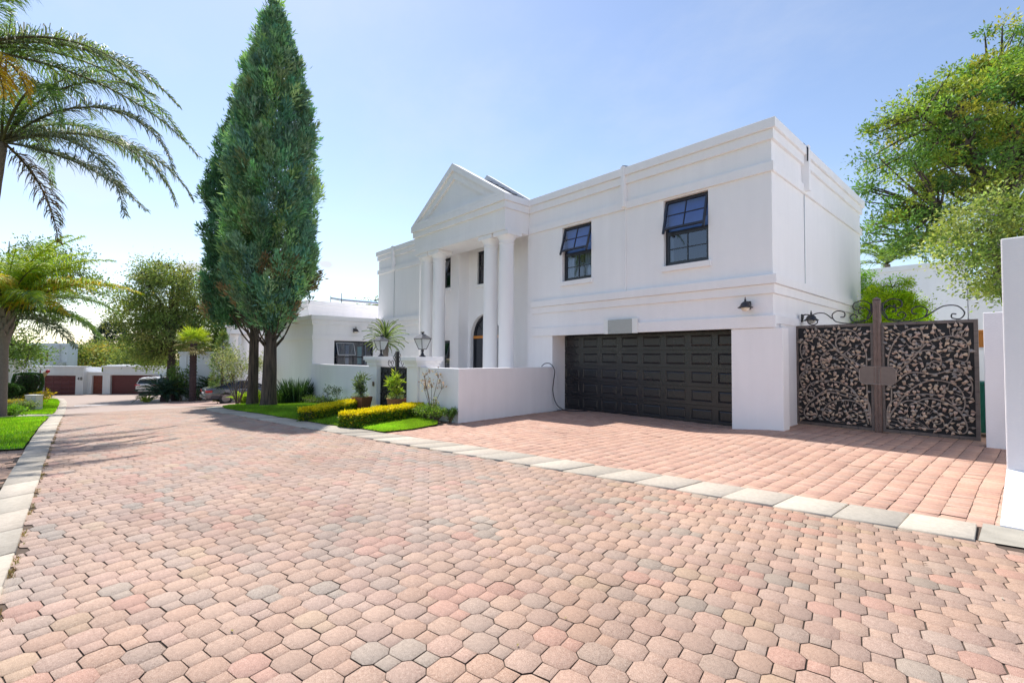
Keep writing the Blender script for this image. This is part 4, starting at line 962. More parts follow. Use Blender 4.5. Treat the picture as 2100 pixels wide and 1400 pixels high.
def leafy_leaf(parent, x0, x1, z0, z1, flip, seed, name='gate_leaf', vine=M['vine'], leafm=M['gateleaf'], fr=M['bronze'], panel=M['gatepanel'], nleaf=310, ls=.084, ft=.06):
    """one leaf of the gate; local x runs outward from centre post when flip=1 (right) or -1 (left)"""
    g = random.Random(seed); w = x1-x0; h = z1-z0
    f = MB(); f.box(x0, x0+ft, -.03, .03, z0, z1).box(x1-ft, x1, -.03, .03, z0, z1).box(x0+ft, x1-ft, -.028, .028, z0, z0+ft).box(x0+ft, x1-ft, -.028, .028, z1-ft, z1)
    k = z0+.2
    fo = f.build(name, fr, parent, bevel=.005)
    tk = MB()
    n = int(h/.22)
    for i_ in range(1, n): zz = z0+h*i_/n; tk.box(x0-.002, x0+ft+.002, -.033, .033, zz-.003, zz+.003).box(x1-ft-.002, x1+.002, -.033, .033, zz-.003, zz+.003)
    n = int(w/.27)
    for i_ in range(1, n): xx = x0+w*i_/n; tk.box(xx-.003, xx+.003, -.033, .033, z0-.002, z0+ft+.002).box(xx-.003, xx+.003, -.033, .033, z1-ft-.002, z1+.002)
    tk.build('frame_joint', M['iron'], fo)
    MB().box(x0+ft, x1-ft, .004, .016, z0+ft, z1-ft).build('backing', panel, fo)
    # vines, in unit coords (u outward from the post, v up)
    U = lambda u, v: ((x0+ft+(w-2*ft)*u) if flip > 0 else (x1-ft-(w-2*ft)*u), z0+ft+(h-2*ft)*v)
    stems = [[(.02, .02), (.05, .25), (.30, .34), (.62, .33), (.85, .22)], [(.02, .03), (.10, .20), (.30, .27), (.55, .20), (.66, .08), (.52, .03)],
             [(.01, .05), (.06, .35), (.04, .55), (.06, .75), (.20, .93), (.40, .95), (.46, .82), (.36, .74), (.26, .80)],
             [(.08, .50), (.30, .66), (.55, .85), (.80, .90), (.96, .80), (.93, .66), (.80, .68)], [(.10, .46), (.30, .56), (.58, .55), (.82, .58), (.97, .48), (.93, .36), (.82, .38)],
             [(.12, .58), (.35, .72), (.52, .76), (.66, .70), (.62, .60), (.54, .63)], [(.05, .12), (.25, .35), (.52, .46), (.78, .44), (.90, .34), (.86, .22), (.76, .25)],
             [(.30, .27), (.55, .33), (.80, .24), (.92, .10), (.84, .02), (.72, .08), (.78, .16)], [(.08, .48), (.20, .62), (.30, .64)]]
    vb = MB(); spots = []
    for st in stems:
        st = [(u+g.uniform(-.02, .02), min(.98, max(.02, v+g.uniform(-.02, .02)))) for u, v in st]
        c = smoothcurve(st, 9); p3 = [(U(u, v)[0], -.012, U(u, v)[1]) for u, v in c]
        vb.tube(p3, [.017*(1-.4*i_/len(p3)) for i_ in range(len(p3))], 6); spots += [(p[0], p[2]) for p in p3]
    for (u, v, r_, s0) in ((.84, .90, .10, 1), (.36, .84, .15, 4), (.82, .30, .08, 2), (.58, .62, .10, 0), (.24, .10, .12, 3), (.86, .58, .09, 5), (.60, .12, .09, 2.5), (.90, .80, .06, 1.5)):
        c = U(u, v); sp = spiral(c, r_, 1.4, s0, flip); vb.tube([(a, -.014, b) for a, b in sp], .012, 5)
    # leaves by rejection so they spread over the panel
    pl = []; tries = 0
    while len(pl) < nleaf and tries < 40000:
        tries += 1
        x = g.uniform(x0+ft+.04, x1-ft-.04); z = g.uniform(z0+ft+.04, z1-ft-.05)
        if all((x-a)**2+(z-b)**2 > (ls*.76)**2 for a, b, _, _ in pl):
            dx, dz = min(((a-x)**2+(b-z)**2, a, b) for a, b in spots)[1:]
            an = math.atan2(z-dz, x-dx)-PI/2+g.uniform(-.9, .9); pl.append((x, z, an, ls*g.uniform(.72, 1.15)))
            if math.hypot(x-dx, z-dz) < .34 and g.random() < .75: vb.tube([(dx, -.012, dz), ((x+dx)/2+g.uniform(-.02, .02), -.016, (z+dz)/2+g.uniform(-.02, .02)), (x, -.02, z)], .0045, 4, False)
    vb.build('vine_scroll', vine, fo, smooth=True)
    leaf_mesh('metal_leaves', pl, leafm, fo)
    return fo

gate = thing('driveway_gate', 'wide bronze double gate covered in copper leaves and vine scrolls', 'gate', (-2.10, 12.05, .10))
gate.rotation_euler.z = 0
leafy_leaf(gate, -1.50, -.055, .03, 2.235, -1, 3)
leafy_leaf(gate, .055, 1.475, .03, 2.235, 1, 4)
mb = MB(); mb.box(-.066, .066, -.065, .05, 0, 2.70); mb.lathe([(.10, 0), (.08, .03), (.0, .07)], (0, -.01, 2.70), 4, Matrix.Rotation(R(45), 4, 'Z'))
post = mb.build('gate_post', M['rustpost'], gate, bevel=.02)
mb = MB()
for sx in (-.05, .05):
    mb.tube([(sx, -.068, .02), (sx, -.068, 2.66)], .009, 6)
for k in range(60): z = .05+k*.0435; mb.tube([(-.016, -.07, z-.014), (.016, -.07, z+.014)], .010, 5)
mb.build('twisted_trim', M['rustpost'], post)
oc = [(-.30, -.12), (-.24, -.18), (.24, -.18), (.30, -.12), (.30, .12), (.24, .18), (-.24, .18), (-.30, .12)]
mb = MB(); mb.prism([(x, z+1.16) for x, z in oc], -.072, -.045); mb.build('lock_plate', simple('lock_plate_metal', (.20, .16, .14), .5, .4, var=.2, scale=12), gate, bevel=.006)
mb = MB(); mb.tube([(x*1.0, -.074, z+1.16) for x, z in oc+oc[:1]], .010, 5); mb.build('plate_rim', M['vine'], gate)
# crest scrolls
mb = MB(); q = 2.245
def sc(pts, r_=.0125): mb.tube([(x, -.01, z) for x, z in pts], r_, 6)
for sgn in (-1, 1):
    sc([(sgn*a, b) for a, b in smoothcurve([(.09, q+.40), (.09, q+.18), (.22, q+.03), (.48, q-.0), (.72, q+.06), (.78, q+.2), (.68, q+.28), (.56, q+.24), (.56, q+.15), (.63, q+.14)])])
    sc([(sgn*a, b) for a, b in smoothcurve([(.10, q+.22), (.11, q+.38), (.24, q+.46), (.38, q+.42), (.40, q+.32), (.33, q+.27), (.27, q+.31), (.30, q+.35)])])
    sc([(sgn*a, b) for a, b in smoothcurve([(.17, q+.09), (.12, q+.22), (.20, q+.32), (.30, q+.28), (.30, q+.21), (.24, q+.2)])])
    sc([(sgn*a, b) for a, b in smoothcurve([(.20, q+.06), (.38, q+.03), (.46, q+.12), (.40, q+.19), (.33, q+.14), (.36, q+.11)])])
    e = smoothcurve([(.74, q+.06), (.86, q+.16), (1.02, q+.26), (1.2, q+.25), (1.3, q+.12), (1.24, q+.01), (1.13, q+.03), (1.13, q+.1), (1.19, q+.1)]) if sgn > 0 else smoothcurve([(.78, q+.12), (.92, q+.24), (1.08, q+.25), (1.22, q+.17), (1.24, q+.05), (1.14, q+.0), (1.06, q+.05), (1.09, q+.12), (1.14, q+.09)])
    sc([(sgn*a, b) for a, b in e])
mb.build('crest_scroll', M['iron'], gate, smooth=True)
mb = MB()
for z in (.75, 1.80): mb.box(-1.56, -1.50, -.03, .03, z, z+.09)
mb.build('hinge', M['vine'], gate)
tag(MB().box(-.07, .02, 0, 1.0, -.3, 2.42).build('gate_stub_wall', W, bevel=.005, loc=(-3.60, 11.06, .05)), 'narrow white wall strip between the garage pier and the leafy gate hinges', 'wall')

# right gate pillar, big boundary wall, white pipe
tag(MB().box(0, .95, 0, .45, -.3, 2.30).build('gate_pillar_wide', W, bevel=.012, loc=(-.53, 11.40, .1)), 'plain white pillar right of the leafy gate, taller than the gate', 'pillar')
bw = thing('boundary_wall', 'tall white boundary wall with a sunlit sloping foot at the right edge', 'wall', (0, 0, 0))
MB().box(-.19, 6, 7.3, 9.4, -.3, 2.90).build('wall', W, bw, bevel=.012)
mb = MB(); x0, x1 = -.225, 6
mb.add([(x0, 6.55, -.3), (x1, 6.55, -.3), (x1, 9.5, -.3), (x0, 9.5, -.3), (x0, 6.55, .02), (x1, 6.55, .02), (x1, 9.5, .02), (x0, 9.5, .02), (-.191, 7.299, .44), (x1, 7.299, .44), (x1, 9.42, .44), (-.191, 9.42, .44)], [(0, 1, 5, 4), (1, 2, 6, 5), (2, 3, 7, 6), (3, 0, 4, 7), (4, 5, 9, 8), (5, 6, 10, 9), (6, 7, 11, 10), (7, 4, 8, 11), (8, 9, 10, 11)])
mb.build('battered_foot', W, bw)
tag(MB().box(.45, .7, 11.9, 27, -.3, 2.9).build('bounce_wall', plaster('bounce_wall_plaster', (.88, .87, .86), .03), bevel=.01), 'unseen white wall added behind the leafy gate to bounce sunlight', 'wall')  # out-of-view wall added so its sunlit face brightens the side wall
NW = plaster('bounce_block_plaster', (.88, .87, .86), .03)
nh = thing('bounce_block', 'unseen white block added beyond the right-hand boundary to bounce sunlight', 'house', (5.5, 4, 0))  # out-of-view block added to throw sunlight back onto the side wall
MB().box(0, 8, 5, 36, -.5, 7.6).build('wall', NW, nh); MB().box(-.1, 8.1, 4.9, 36.1, 7.602, 7.9).build('parapet', NW, nh)
struct(sheet('bounce_paving_right', (.72, 5.4, 9.6, 40), .0, M['bounce_pave'], 1.))  # out-of-view pale ground added as a reflector for the side wall
t = thing('white_pipe', 'thin vertical white pipe with brackets on the wide gate pillar', 'pipe', (-.16, 11.36, .45))
MB().tube([(0, 0, 0), (0, 0, 1.42)], .022, 10).build('pipe', M['signwhite'], t, smooth=True); MB().box(-.06, .03, -.01, .04, .0, .05).box(-.06, .03, -.01, .04, 1.38, 1.43).build('bracket', M['signwhite'], t)
# bin and crate seen through the gap
t = thing('wheelie_bin', 'green wheelie bin just visible in the gap beside the leafy gate', 'bin', (-.50, 13.1, .11))
mb = MB(); mb.add([(-.24, -.26, .08), (.24, -.26, .08), (.24, .26, .08), (-.24, .26, .08), (-.29, -.33, 1.0), (.29, -.33, 1.0), (.29, .33, 1.0), (-.29, .33, 1.0)], [(0, 1, 5, 4), (1, 2, 6, 5), (2, 3, 7, 6), (3, 0, 4, 7), (3, 2, 1, 0)]); mb.build('body', M['green'], t, bevel=.02)
MB().box(-.31, .31, -.36, .35, 1.0, 1.06).build('lid', M['green'], t, bevel=.015); MB().tube([(-.2, .38, .98), (.2, .38, .98)], .015, 6).build('handle', M['plastic'], t)
for sx in (-.26, .26): MB().tube([(sx-.025, .24, .1), (sx+.025, .24, .1)], .1, 14).build('wheel', M['rubber'], t)
t = thing('storage_crate', 'orange crate on a white shelf behind the green bin by the gate gap', 'crate', (-.62, 14.0, 1.55))
MB().box(-.3, .3, -.25, .25, .30, .62).box(-.32, .32, -.27, .27, .60, .66).build('body', M['orange'], t, bevel=.01); MB().box(-.4, .4, -.3, .3, .25, .298).build('shelf', M['signwhite'], t)
MB().box(-.38, -.34, -.26, .26, -1.5, .248).box(.34, .38, -.26, .26, -1.5, .248).build('shelf_leg', M['alu'], t)

# small black pedestrian gate
pg = thing('garden_gate', 'small black double garden gate with scrolls between the two lantern pillars', 'gate', (-12.73, 7.0, -.06))
blackleaf = attrmat('black_leaf', .4, noise=.3, spec=.6)
def black_leaf_gate(x0, x1, flip, seed):
    f = leafy_leaf(pg, x0, x1, .0, 1.32, flip, seed, vine=M['iron'], leafm=M['black'], fr=M['black'], panel=M['gatepanel'], nleaf=150, ls=.075, ft=.035)
black_leaf_gate(-1.0, -.05, -1, 7); black_leaf_gate(.05, 1.0, 1, 8)
MB().box(-.05, .05, -.05, .04, 0, 1.80).build('gate_post', M['black'], pg, bevel=.012)
mb = MB(); q = 1.32
for sgn in (-1, 1):
    for cv in ([(.05, q+.10), (.12, q+.02), (.26, q+.02), (.36, q+.12), (.30, q+.2), (.22, q+.15), (.26, q+.1)], [(.3, q+.02), (.45, q+.02), (.56, q+.1), (.52, q+.2), (.44, q+.17), (.46, q+.11)], [(.05, q+.2), (.1, q+.3), (.18, q+.26), (.16, q+.2)], [(.05, q+.36), (.13, q+.42), (.18, q+.34), (.12, q+.30)], [(.06, q+.12), (.16, q+.2), (.26, q+.3), (.2, q+.34)]):
        mb.tube([(sgn*a, 0, b) for a, b in smoothcurve(cv, 7)], .011, 5)
mb.build('crest_scroll', M['black'], pg, smooth=True)

# hose from the low wall to the garage
pts = [(-9.90, 10.25, 1.315), (-9.78, 10.28, 1.40), (-9.62, 10.34, 1.39), (-9.53, 10.42, 1.2), (-9.60, 10.46, .9), (-9.63, 10.46, .6), (-9.57, 10.48, .3), (-9.44, 10.52, .12), (-9.22, 10.60, .03), (-9.0, 10.85, .015), (-8.85, 11.15, .015)]
c = [tuple(v) for v in smoothcurve(pts, 8)]
tag(MB().tube(c, .013, 8).build('garden_hose', M['cable'], smooth=True), 'thin black hose looping over the low wall down to the garage door', 'hose')

# ================================================================== placement helper: a point at depth D along a sight line of the survey station
_y, _p, _r = R(47.6), R(1.83), R(.35)
FW = np.array([-math.sin(_y)*math.cos(_p), math.cos(_y)*math.cos(_p), math.sin(_p)])
_rt = np.array([math.cos(_y), math.sin(_y), 0]); _up = np.cross(_rt, FW); RT = _rt*math.cos(_r)+_up*math.sin(_r); UP = np.cross(RT, FW)
def at(u, v, D): return np.array([0, 0, 1.6])+(FW+RT*(u-1050)/970+UP*(700-v)/970)*D
def gp(u, D, off=0):
    p = at(u, 720, D); return (p[0], p[1], gz(p[0], p[1])+off)

# ------------------------------------------------------------ cypresses
def cypress(label, base, prof, off, nclu, seed, trunk_r, tr_h, cols):
    global rng
    rng = np.random.default_rng(seed); rd = random.Random(seed)
    t = thing('cypress_tree', label, 'tree', base, group='tall cypress trees by the kerb')
    pz = [p[0] for p in prof]; pr = [p[1] for p in prof]
    # plumes: each is a tapering bundle of needle sprays leaning up and out from the crown surface
    npl = nclu; zz = rng.uniform(pz[0], pz[-1], npl*4); rr = np.interp(zz, pz, pr); k = rng.random(len(zz)) < (rr+.12)/max(pr); zz, rr = zz[k][:npl], rr[k][:npl]; n = len(zz)
    th = rng.uniform(0, 2*PI, n)
    lump = 1+.09*np.sin(2*th+zz*.9+seed)+.08*np.sin(5*th-zz*2.1)+.06*np.sin(zz*5+th*3)
    q = np.where(rng.random(n) < .78, rng.uniform(.78, 1.02, n)+.12*(rng.random(n) < .12), rng.uniform(.4, .8, n)); rad = rr*lump*q
    ox = np.interp(zz, [pz[0], pz[-1]], [off[0], off[2]]); oy = np.interp(zz, [pz[0], pz[-1]], [off[1], off[3]])
    out = np.stack([np.cos(th), np.sin(th), np.zeros(n)], -1)
    P = np.stack([ox, oy, zz], -1)+out*rad[:, None]
    ax = unit(out*rng.uniform(.2, .75, (n, 1))+np.array([0, 0, 1.])+rng.normal(0, .15, (n, 3))); PLN = rng.uniform(.45, .95, n)*np.clip(.45+rr/1.6, .5, 1.1); P -= ax*(PLN*.5)[:, None]
    m = 80; ci = np.repeat(np.arange(n), m); tl = rng.random(n*m)**.85
    wd = .165*np.sin(np.clip(tl*.9+.12, 0, 1)*PI)**.7+.012
    PP = P[ci]+ax[ci]*(tl*PLN[ci])[:, None]+rng.normal(0, 1, (n*m, 3))*wd[:, None]*.62
    DD = ax[ci]+rng.normal(0, .40, (n*m, 3))+(PP-P[ci]-ax[ci]*(tl*PLN[ci])[:, None])*3.
    base_c = pick(cols, n, .45); dead = (rng.random(n) < .10) & (zz < pz[0]+2.2); base_c[dead] = pick([(.30, .20, .12), (.24, .19, .10)], int(dead.sum()), .2); cc = base_c[ci]*(1+rng.uniform(-.22, .22, (n*m, 1)))
    leaves('crown', PP, DD, .15+.13*rng.random(n*m), .040+.022*rng.random(n*m), np.clip(cc, 0, 1), M['needle'], t, fold=.1)
    # trunk with flutes
    mb = MB(); seg = 14; rings = 16; vs = []
    for r_ in range(rings):
        z = -.25+tr_h*r_/(rings-1); f_ = 1.35-.35*min(1, (z+.25)/.7) if z < .5 else 1-.35*(z-.5)/tr_h
        for k in range(seg):
            a = 2*PI*k/seg; w_ = 1+.13*math.sin(a*3+z*.3+seed)+.08*math.sin(a*7+1+z*.5)
            vs.append((trunk_r*f_*w_*math.cos(a)+.05*math.sin(z*.7), trunk_r*f_*w_*math.sin(a), z))
    mb.add(vs, [(r_*seg+k, r_*seg+(k+1) % seg, (r_+1)*seg+(k+1) % seg, (r_+1)*seg+k) for r_ in range(rings-1) for k in range(seg)])
    for k in range(44):
        a = rd.uniform(0, 2*PI); z0 = rd.uniform(pz[0]-.9, pz[0]+1.4); l = rd.uniform(.9, 1.5)
        p0 = Vector((trunk_r*.6*math.cos(a), trunk_r*.6*math.sin(a), z0)); p1 = p0+Vector((math.cos(a)*l*.28+off[0]*.12, math.sin(a)*l*.28+off[1]*.12, l*.36)); p2 = p0+Vector((math.cos(a)*l*.62+off[0]*.4, math.sin(a)*l*.62+off[1]*.4, l*1.15))
        mb.tube([p0, p1, p1.lerp(p2, .5)+Vector((0, 0, .05)), p2], [.034, .026, .018, .008], 6)
    mb.build('trunk', M['bark_cyp'], t, smooth=True)
    return t
cyc = [(.20, .36, .22), (.25, .42, .22), (.14, .29, .20), (.33, .46, .23), (.16, .32, .25), (.27, .42, .27)]
cypress('tall dense cypress with the thicker trunk, nearer the house wing', (-19.75, 5.40, gz(-19.75, 5.4)), [(3.1, .35), (3.7, .85), (4.5, 1.25), (5.5, 1.50), (7.4, 1.50), (9.3, 1.34), (11.3, 1.12), (13.0, .88), (14.3, .48), (15.2, .16), (15.9, .03)], (0, 0, .05, -.1), 1250, 21, .25, 4.4, cyc)
cypress('darker cypress with the thinner trunk, partly hidden behind the tall one', (-22.3, 5.45, gz(-22.3, 5.45)), [(3.4, .4), (4.1, .95), (5.2, 1.25), (6.3, .85), (7.2, 1.15), (8.2, .70), (9.2, 1.0), (10.3, .72), (11.4, .55), (12.2, .3), (12.9, .05)], (-1.5, -.45, -1.75, -.6), 520, 22, .21, 4.8, [(.11, .23, .13), (.13, .27, .14), (.11, .24, .16)])

# ------------------------------------------------------------ hedges
def hedge(label, pts, w, h, n, seed, top=((.86, .70, .012), (.80, .68, .015), (.70, .64, .02)), low=((.08, .18, .015), (.12, .24, .02), (.05, .12, .015), (.24, .34, .02)), topw=.075, lsz=.055, group='clipped yellow hedges', ends=None, name='hedge'):
    global rng
    rng = np.random.default_rng(seed); P0, P1 = np.array(pts[0], float), np.array(pts[1], float)
    L = np.linalg.norm(P1-P0); d = (P1-P0)/L; s_ = np.array([-d[1], d[0]]); c0 = (P0+P1)/2
    t = thing(name, label, 'hedge', (c0[0], c0[1], gz(*c0)), group=group)
    # twiggy dark core inset from the foliage
    mb = MB(); k = .07; core = []
    for a, b in ((-L/2+k, -w/2+k), (L/2-k, -w/2+k), (L/2-k, w/2-k), (-L/2+k, w/2-k)):
        q = d*a+s_*b; core.append((q[0], q[1]))
    zz = [gz(c0[0]+q[0], c0[1]+q[1])-gz(*c0) for q in core]
    mb.add([(q[0], q[1], z-.02) for q, z in zip(core, zz)]+[(q[0], q[1], z+h-k*1.2) for q, z in zip(core, zz)], [(0, 1, 5, 4), (1, 2, 6, 5), (2, 3, 7, 6), (3, 0, 4, 7), (4, 5, 6, 7)])
    mb.build('branches', M['twig'], t)
    # surface samples
    areas = np.array([L*w*1.2, L*h, L*h, w*h, w*h]); f_ = rng.choice(5, n, p=areas/areas.sum())
    a = rng.uniform(-L/2, L/2, n); b = rng.uniform(-w/2, w/2, n); z = rng.uniform(.02, h, n)
    b = np.where(f_ == 1, -w/2, np.where(f_ == 2, w/2, b)); a = np.where(f_ == 3, -L/2, np.where(f_ == 4, L/2, a)); z = np.where(f_ == 0, h, z)
    bump = .014*np.sin(a*5+z*7)+.014*np.sin(a*13+b*9+z*3)
    dep = np.abs(rng.normal(0, .035, n)); nrm = np.zeros((n, 3)); 
    for q, v in ((0, (0, 0, 1)), (1, (*(-s_), 0)), (2, (*s_, 0)), (3, (*(-d), 0)), (4, (*d, 0))): nrm[f_ == q] = v
    xy = d[None]*a[:, None]+s_[None]*b[:, None]
    P = np.stack([xy[:, 0], xy[:, 1], z], -1)+nrm*(bump-dep)[:, None]
    P[:, 2] += gzn(c0[0]+xy[:, 0], c0[1]+xy[:, 1])-gz(*c0)
    D = nrm*.6+rng.normal(0, .7, (n, 3))+np.array([0, 0, .35])
    isT = (z+rng.normal(0, .022, n)) > h-topw
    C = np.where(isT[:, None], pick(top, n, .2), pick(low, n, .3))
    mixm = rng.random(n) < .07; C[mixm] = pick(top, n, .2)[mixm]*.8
    leaves('foliage', P, D, lsz*(.6+.7*rng.random(n)), lsz*.45, C, M['leaf'], t)
    return t
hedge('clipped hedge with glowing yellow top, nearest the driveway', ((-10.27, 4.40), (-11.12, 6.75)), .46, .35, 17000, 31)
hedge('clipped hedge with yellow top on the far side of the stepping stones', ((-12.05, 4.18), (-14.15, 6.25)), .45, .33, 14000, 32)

# ------------------------------------------------------------ small plants
def clump(name, label, cat, base, n, L, spread, cols, w=.03, seed=1, group=None, bend=.25, mat='leaf', root=.25, part='leaf_blades'):
    """strap leaves in three segments rising from a root patch"""
    global rng
    rng = np.random.default_rng(seed); t = thing(name, label, cat, base, group=group)
    az = rng.uniform(0, 2*PI, n); rr = root*np.sqrt(rng.random(n)); P = np.stack([rr*np.cos(az), rr*np.sin(az), np.zeros(n)], -1)
    o = np.stack([np.cos(az), np.sin(az), np.zeros(n)], -1); tilt = np.abs(rng.normal(0, spread, n))[:, None]
    d0 = unit(o*tilt+np.array([0, 0, 1.])+rng.normal(0, .08, (n, 3))); d1 = unit(d0+o*bend+np.array([0, 0, -bend*.3])); d2 = unit(d1+o*bend+np.array([0, 0, -bend]))
    LL = L*(.55+.45*rng.random((n, 1))); s_ = unit(np.cross(d0, rng.normal(size=(n, 3))))*w/2
    A = P; B = A+d0*LL*.4; Cc = B+d1*LL*.35; E = Cc+d2*LL*.25
    V = np.stack([A-s_*.7, A+s_*.7, B+s_, B-s_, Cc+s_*.75, Cc-s_*.75, E+s_*.08, E-s_*.08], 1)
    F = (np.array([[0, 1, 2, 3], [3, 2, 4, 5], [5, 4, 6, 7]])[None]+np.arange(n)[:, None, None]*8).reshape(-1, 4)
    np_mesh(part, V.reshape(-1, 3), F, M[mat], t, np.repeat(pick(cols, n, .25), 8, axis=0))
    return t
clump('strap_leaf_clump', 'dark green clump of upright strap leaves against the wing wall', 'plant', (-20.75, 6.75, gz(-20.75)+.02), 420, 1.15, .22, [(.03, .07, .02), (.045, .10, .03), (.02, .05, .02), (.07, .12, .06)], .035, 41, root=.5, bend=.12)
clump('strap_leaf_clump', 'lighter strap-leaved clump just right of the thicker cypress trunk', 'plant', (-20.9, 6.1, gz(-20.9)+.02), 160, .8, .35, [(.08, .17, .04), (.12, .22, .06), (.06, .12, .03)], .05, 42, root=.25, bend=.25)
clump('broad_leaf_plant', 'lime green broad-leaved plant glowing between the cypress trunks', 'plant', gp(540, 23.2), 90, 1.0, .55, [(.35, .5, .03), (.45, .58, .05), (.25, .4, .03)], .14, 43, root=.2, bend=.6)
clump('broad_leaf_plant', 'lime green broad-leaved plant left of the thinner cypress trunk', 'plant', gp(507, 24.6), 80, 1.05, .6, [(.30, .45, .05), (.42, .55, .08), (.22, .36, .04)], .14, 44, root=.2, bend=.6)

def shrub(name, label, base, h, r, nst, nleaf, lsz, cols, seed=1, cat='shrub', stemm='twig', group=None, spread=.5, zlo=.35, sr=.015, wl=.45, leafm='leaf'):
    global rng
    rng = np.random.default_rng(seed); rd = random.Random(seed); t = thing(name, label, cat, base, group=group); mb = MB(); tips = []
    for k in range(nst):
        a = rd.uniform(0, 2*PI); rr = r*rd.uniform(.3, 1); e = Vector((rr*math.cos(a), rr*math.sin(a), h*rd.uniform(.6, 1)))
        s0 = Vector((rd.uniform(-.05, .05), rd.uniform(-.05, .05), -.03)); m_ = Vector((e.x*spread, e.y*spread, e.z*.55)); pts = [s0, m_.lerp(s0, .5)+Vector((0, 0, .02)), m_, e]
        mb.tube(pts, [sr, sr*.8, sr*.6, sr*.25], 5)
        for j in range(5):
            t_ = rd.uniform(zlo, 1); p = m_.lerp(e, t_) if t_ > .5 else s0.lerp(m_, t_*2); q = p+Vector((rd.uniform(-1, 1)*r*.35, rd.uniform(-1, 1)*r*.35, rd.uniform(0, .25)*h)); mb.tube([p, q], [sr*.4, sr*.15], 4, False); tips.append(q); tips.append(p.lerp(q, .6))
        tips.append(e)
    mb.build('stems', M[stemm], t)
    T_ = np.array([tuple(p) for p in tips]); ci = rng.integers(0, len(T_), nleaf); off = rng.normal(0, r*.13, (nleaf, 3))
    P = T_[ci]+off; P[:, 2] = np.maximum(P[:, 2], .03)
    leaves('foliage', P, off*4+rng.normal(0, .6, (nleaf, 3))+[0, 0, .4], lsz*(.6+.8*rng.random(nleaf)), lsz*wl, pick(cols, nleaf, .28), M[leafm], t)
    return t
olv = [(.36, .40, .20), (.28, .33, .16), (.45, .47, .28), (.2, .25, .10)]
shrub('olive_shrub', 'airy pale silvery shrub standing in front of the grey coupe', gp(489, 23.6, 0), 2.35, 1.15, 11, 2700, .095, olv, 51, sr=.026, zlo=.72)
shrub('low_shrub', 'low bushy shrub at the foot of the low wall beside the hedge end', (-10.35, 6.50, 0), .34, .36, 14, 1500, .05, [(.22, .36, .05), (.14, .25, .04), (.3, .42, .08)], 52, group='small shrubs along the low wall')
shrub('low_shrub', 'small pale green shrub in the middle of the low wall foot', (-9.85, 6.50, 0), .32, .25, 12, 1200, .05, [(.30, .44, .07), (.2, .33, .05)], 53, group='small shrubs along the low wall')
shrub('low_shrub', 'dark small shrub tucked at the outer corner of the low wall', (-9.42, 6.60, 0), .30, .18, 10, 800, .05, [(.06, .13, .03), (.1, .18, .04)], 54, group='small shrubs along the low wall')
shrub('flowering_sapling', 'thin bare sapling with pale pink blossom in front of the low wall', (-10.08, 6.50, 0), 1.25, .30, 6, 150, .055, [(.50, .38, .33), (.55, .46, .40), (.30, .22, .17), (.42, .30, .26)], 55, sr=.014, zlo=.75, spread=.35, wl=.8, leafm='petal', cat='sapling')
shrub('flowering_sapling', 'short thin sapling with a few blossoms beside the taller one', (-9.82, 6.45, 0), .58, .12, 4, 45, .045, [(.6, .5, .48), (.3, .35, .15)], 56, sr=.008, zlo=.7, spread=.4, wl=.8, leafm='petal', cat='sapling')
for k, (x, y) in enumerate([(-17.6, 6.9), (-16.7, 6.8)]):
    shrub('thin_weed', ['sparse dark-leaved weed left of its neighbour against the garden wall', 'sparse dark-leaved weed right of its neighbour against the garden wall'][k], (x, y, gz(x)), .62, .28, 6, 140, .07, [(.08, .12, .08), (.05, .08, .05)], 57+k, sr=.006, zlo=.5)
for k, (u, D, L_) in enumerate([(690, 15.8, 'low dark groundcover tuft left of the rusty square pot'), (650, 18.6, 'low dark groundcover tuft beside the strap-leaf clump')]):
    shrub('groundcover_tuft', L_, gp(u, D), .22, .55, 16, 1400, .05, [(.10, .17, .03), (.16, .24, .05), (.07, .12, .03)], 59+k)

def pot_plant(name_label, x, y, square, seed, cols):
    z = gz(x, y)
    if square:
        t = thing('plant_pot', 'tall tapered rusty pot standing left of the black garden gate', 'pot', (x, y, z), R(20))
        a, b, h = .16, .225, .44; mb = MB(); vs = []
        for r_, zz in ((a, 0), (b, h), (b-.02, h), (b-.04, h-.05)): vs += [(-r_, -r_, zz), (r_, -r_, zz), (r_, r_, zz), (-r_, r_, zz)]
        fs = [(l*4+k, l*4+(k+1) % 4, (l+1)*4+(k+1) % 4, (l+1)*4+k) for l in range(3) for k in range(4)]+[(12, 13, 14, 15)]; mb.add(vs, fs); mb.build('pot_body', M['rust'], t, bevel=.006)
        ph = h-.04
    else:
        z += .09
        t = thing('plant_pot', 'wide low rusty bowl pot in front of the black garden gate', 'pot', (x, y, z))
        MB().lathe([(.20, -.09), (.215, .02), (.27, .34), (.285, .37), (.265, .37), (.245, .33), (0, .33)], (0, 0, 0), 26).build('pot_body', M['rust'], t, smooth=True); ph = .33
    MB().lathe([(.19 if square else .24, ph+.0), (.15, ph+.02), (0, ph+.03)], (0, 0, 0), 12).build('soil', M['soil'], t)
    s = shrub('oleander_plant', name_label, (x, y, z+ph), .62, .22, 9, 420, .15, cols, seed, cat='plant', sr=.012, zlo=.2, wl=.22)
    s2 = shrub('trailing_plant', 'pale trailing plant spilling over the '+('tall square pot' if square else 'wide bowl pot')+' rim', (x, y, z+ph), .08, .26, 12, 350, .04, [(.45, .5, .30), (.3, .4, .15)], seed+5, cat='plant', sr=.004)
pot_plant('grey-green oleander growing in the tall square rusty pot', -13.83, 6.42, True, 61, [(.16, .22, .11), (.22, .30, .15), (.11, .16, .08)])
pot_plant('bright lime oleander growing in the wide rusty bowl', -12.02, 6.60, False, 62, [(.38, .5, .05), (.5, .6, .06), (.25, .38, .05)])

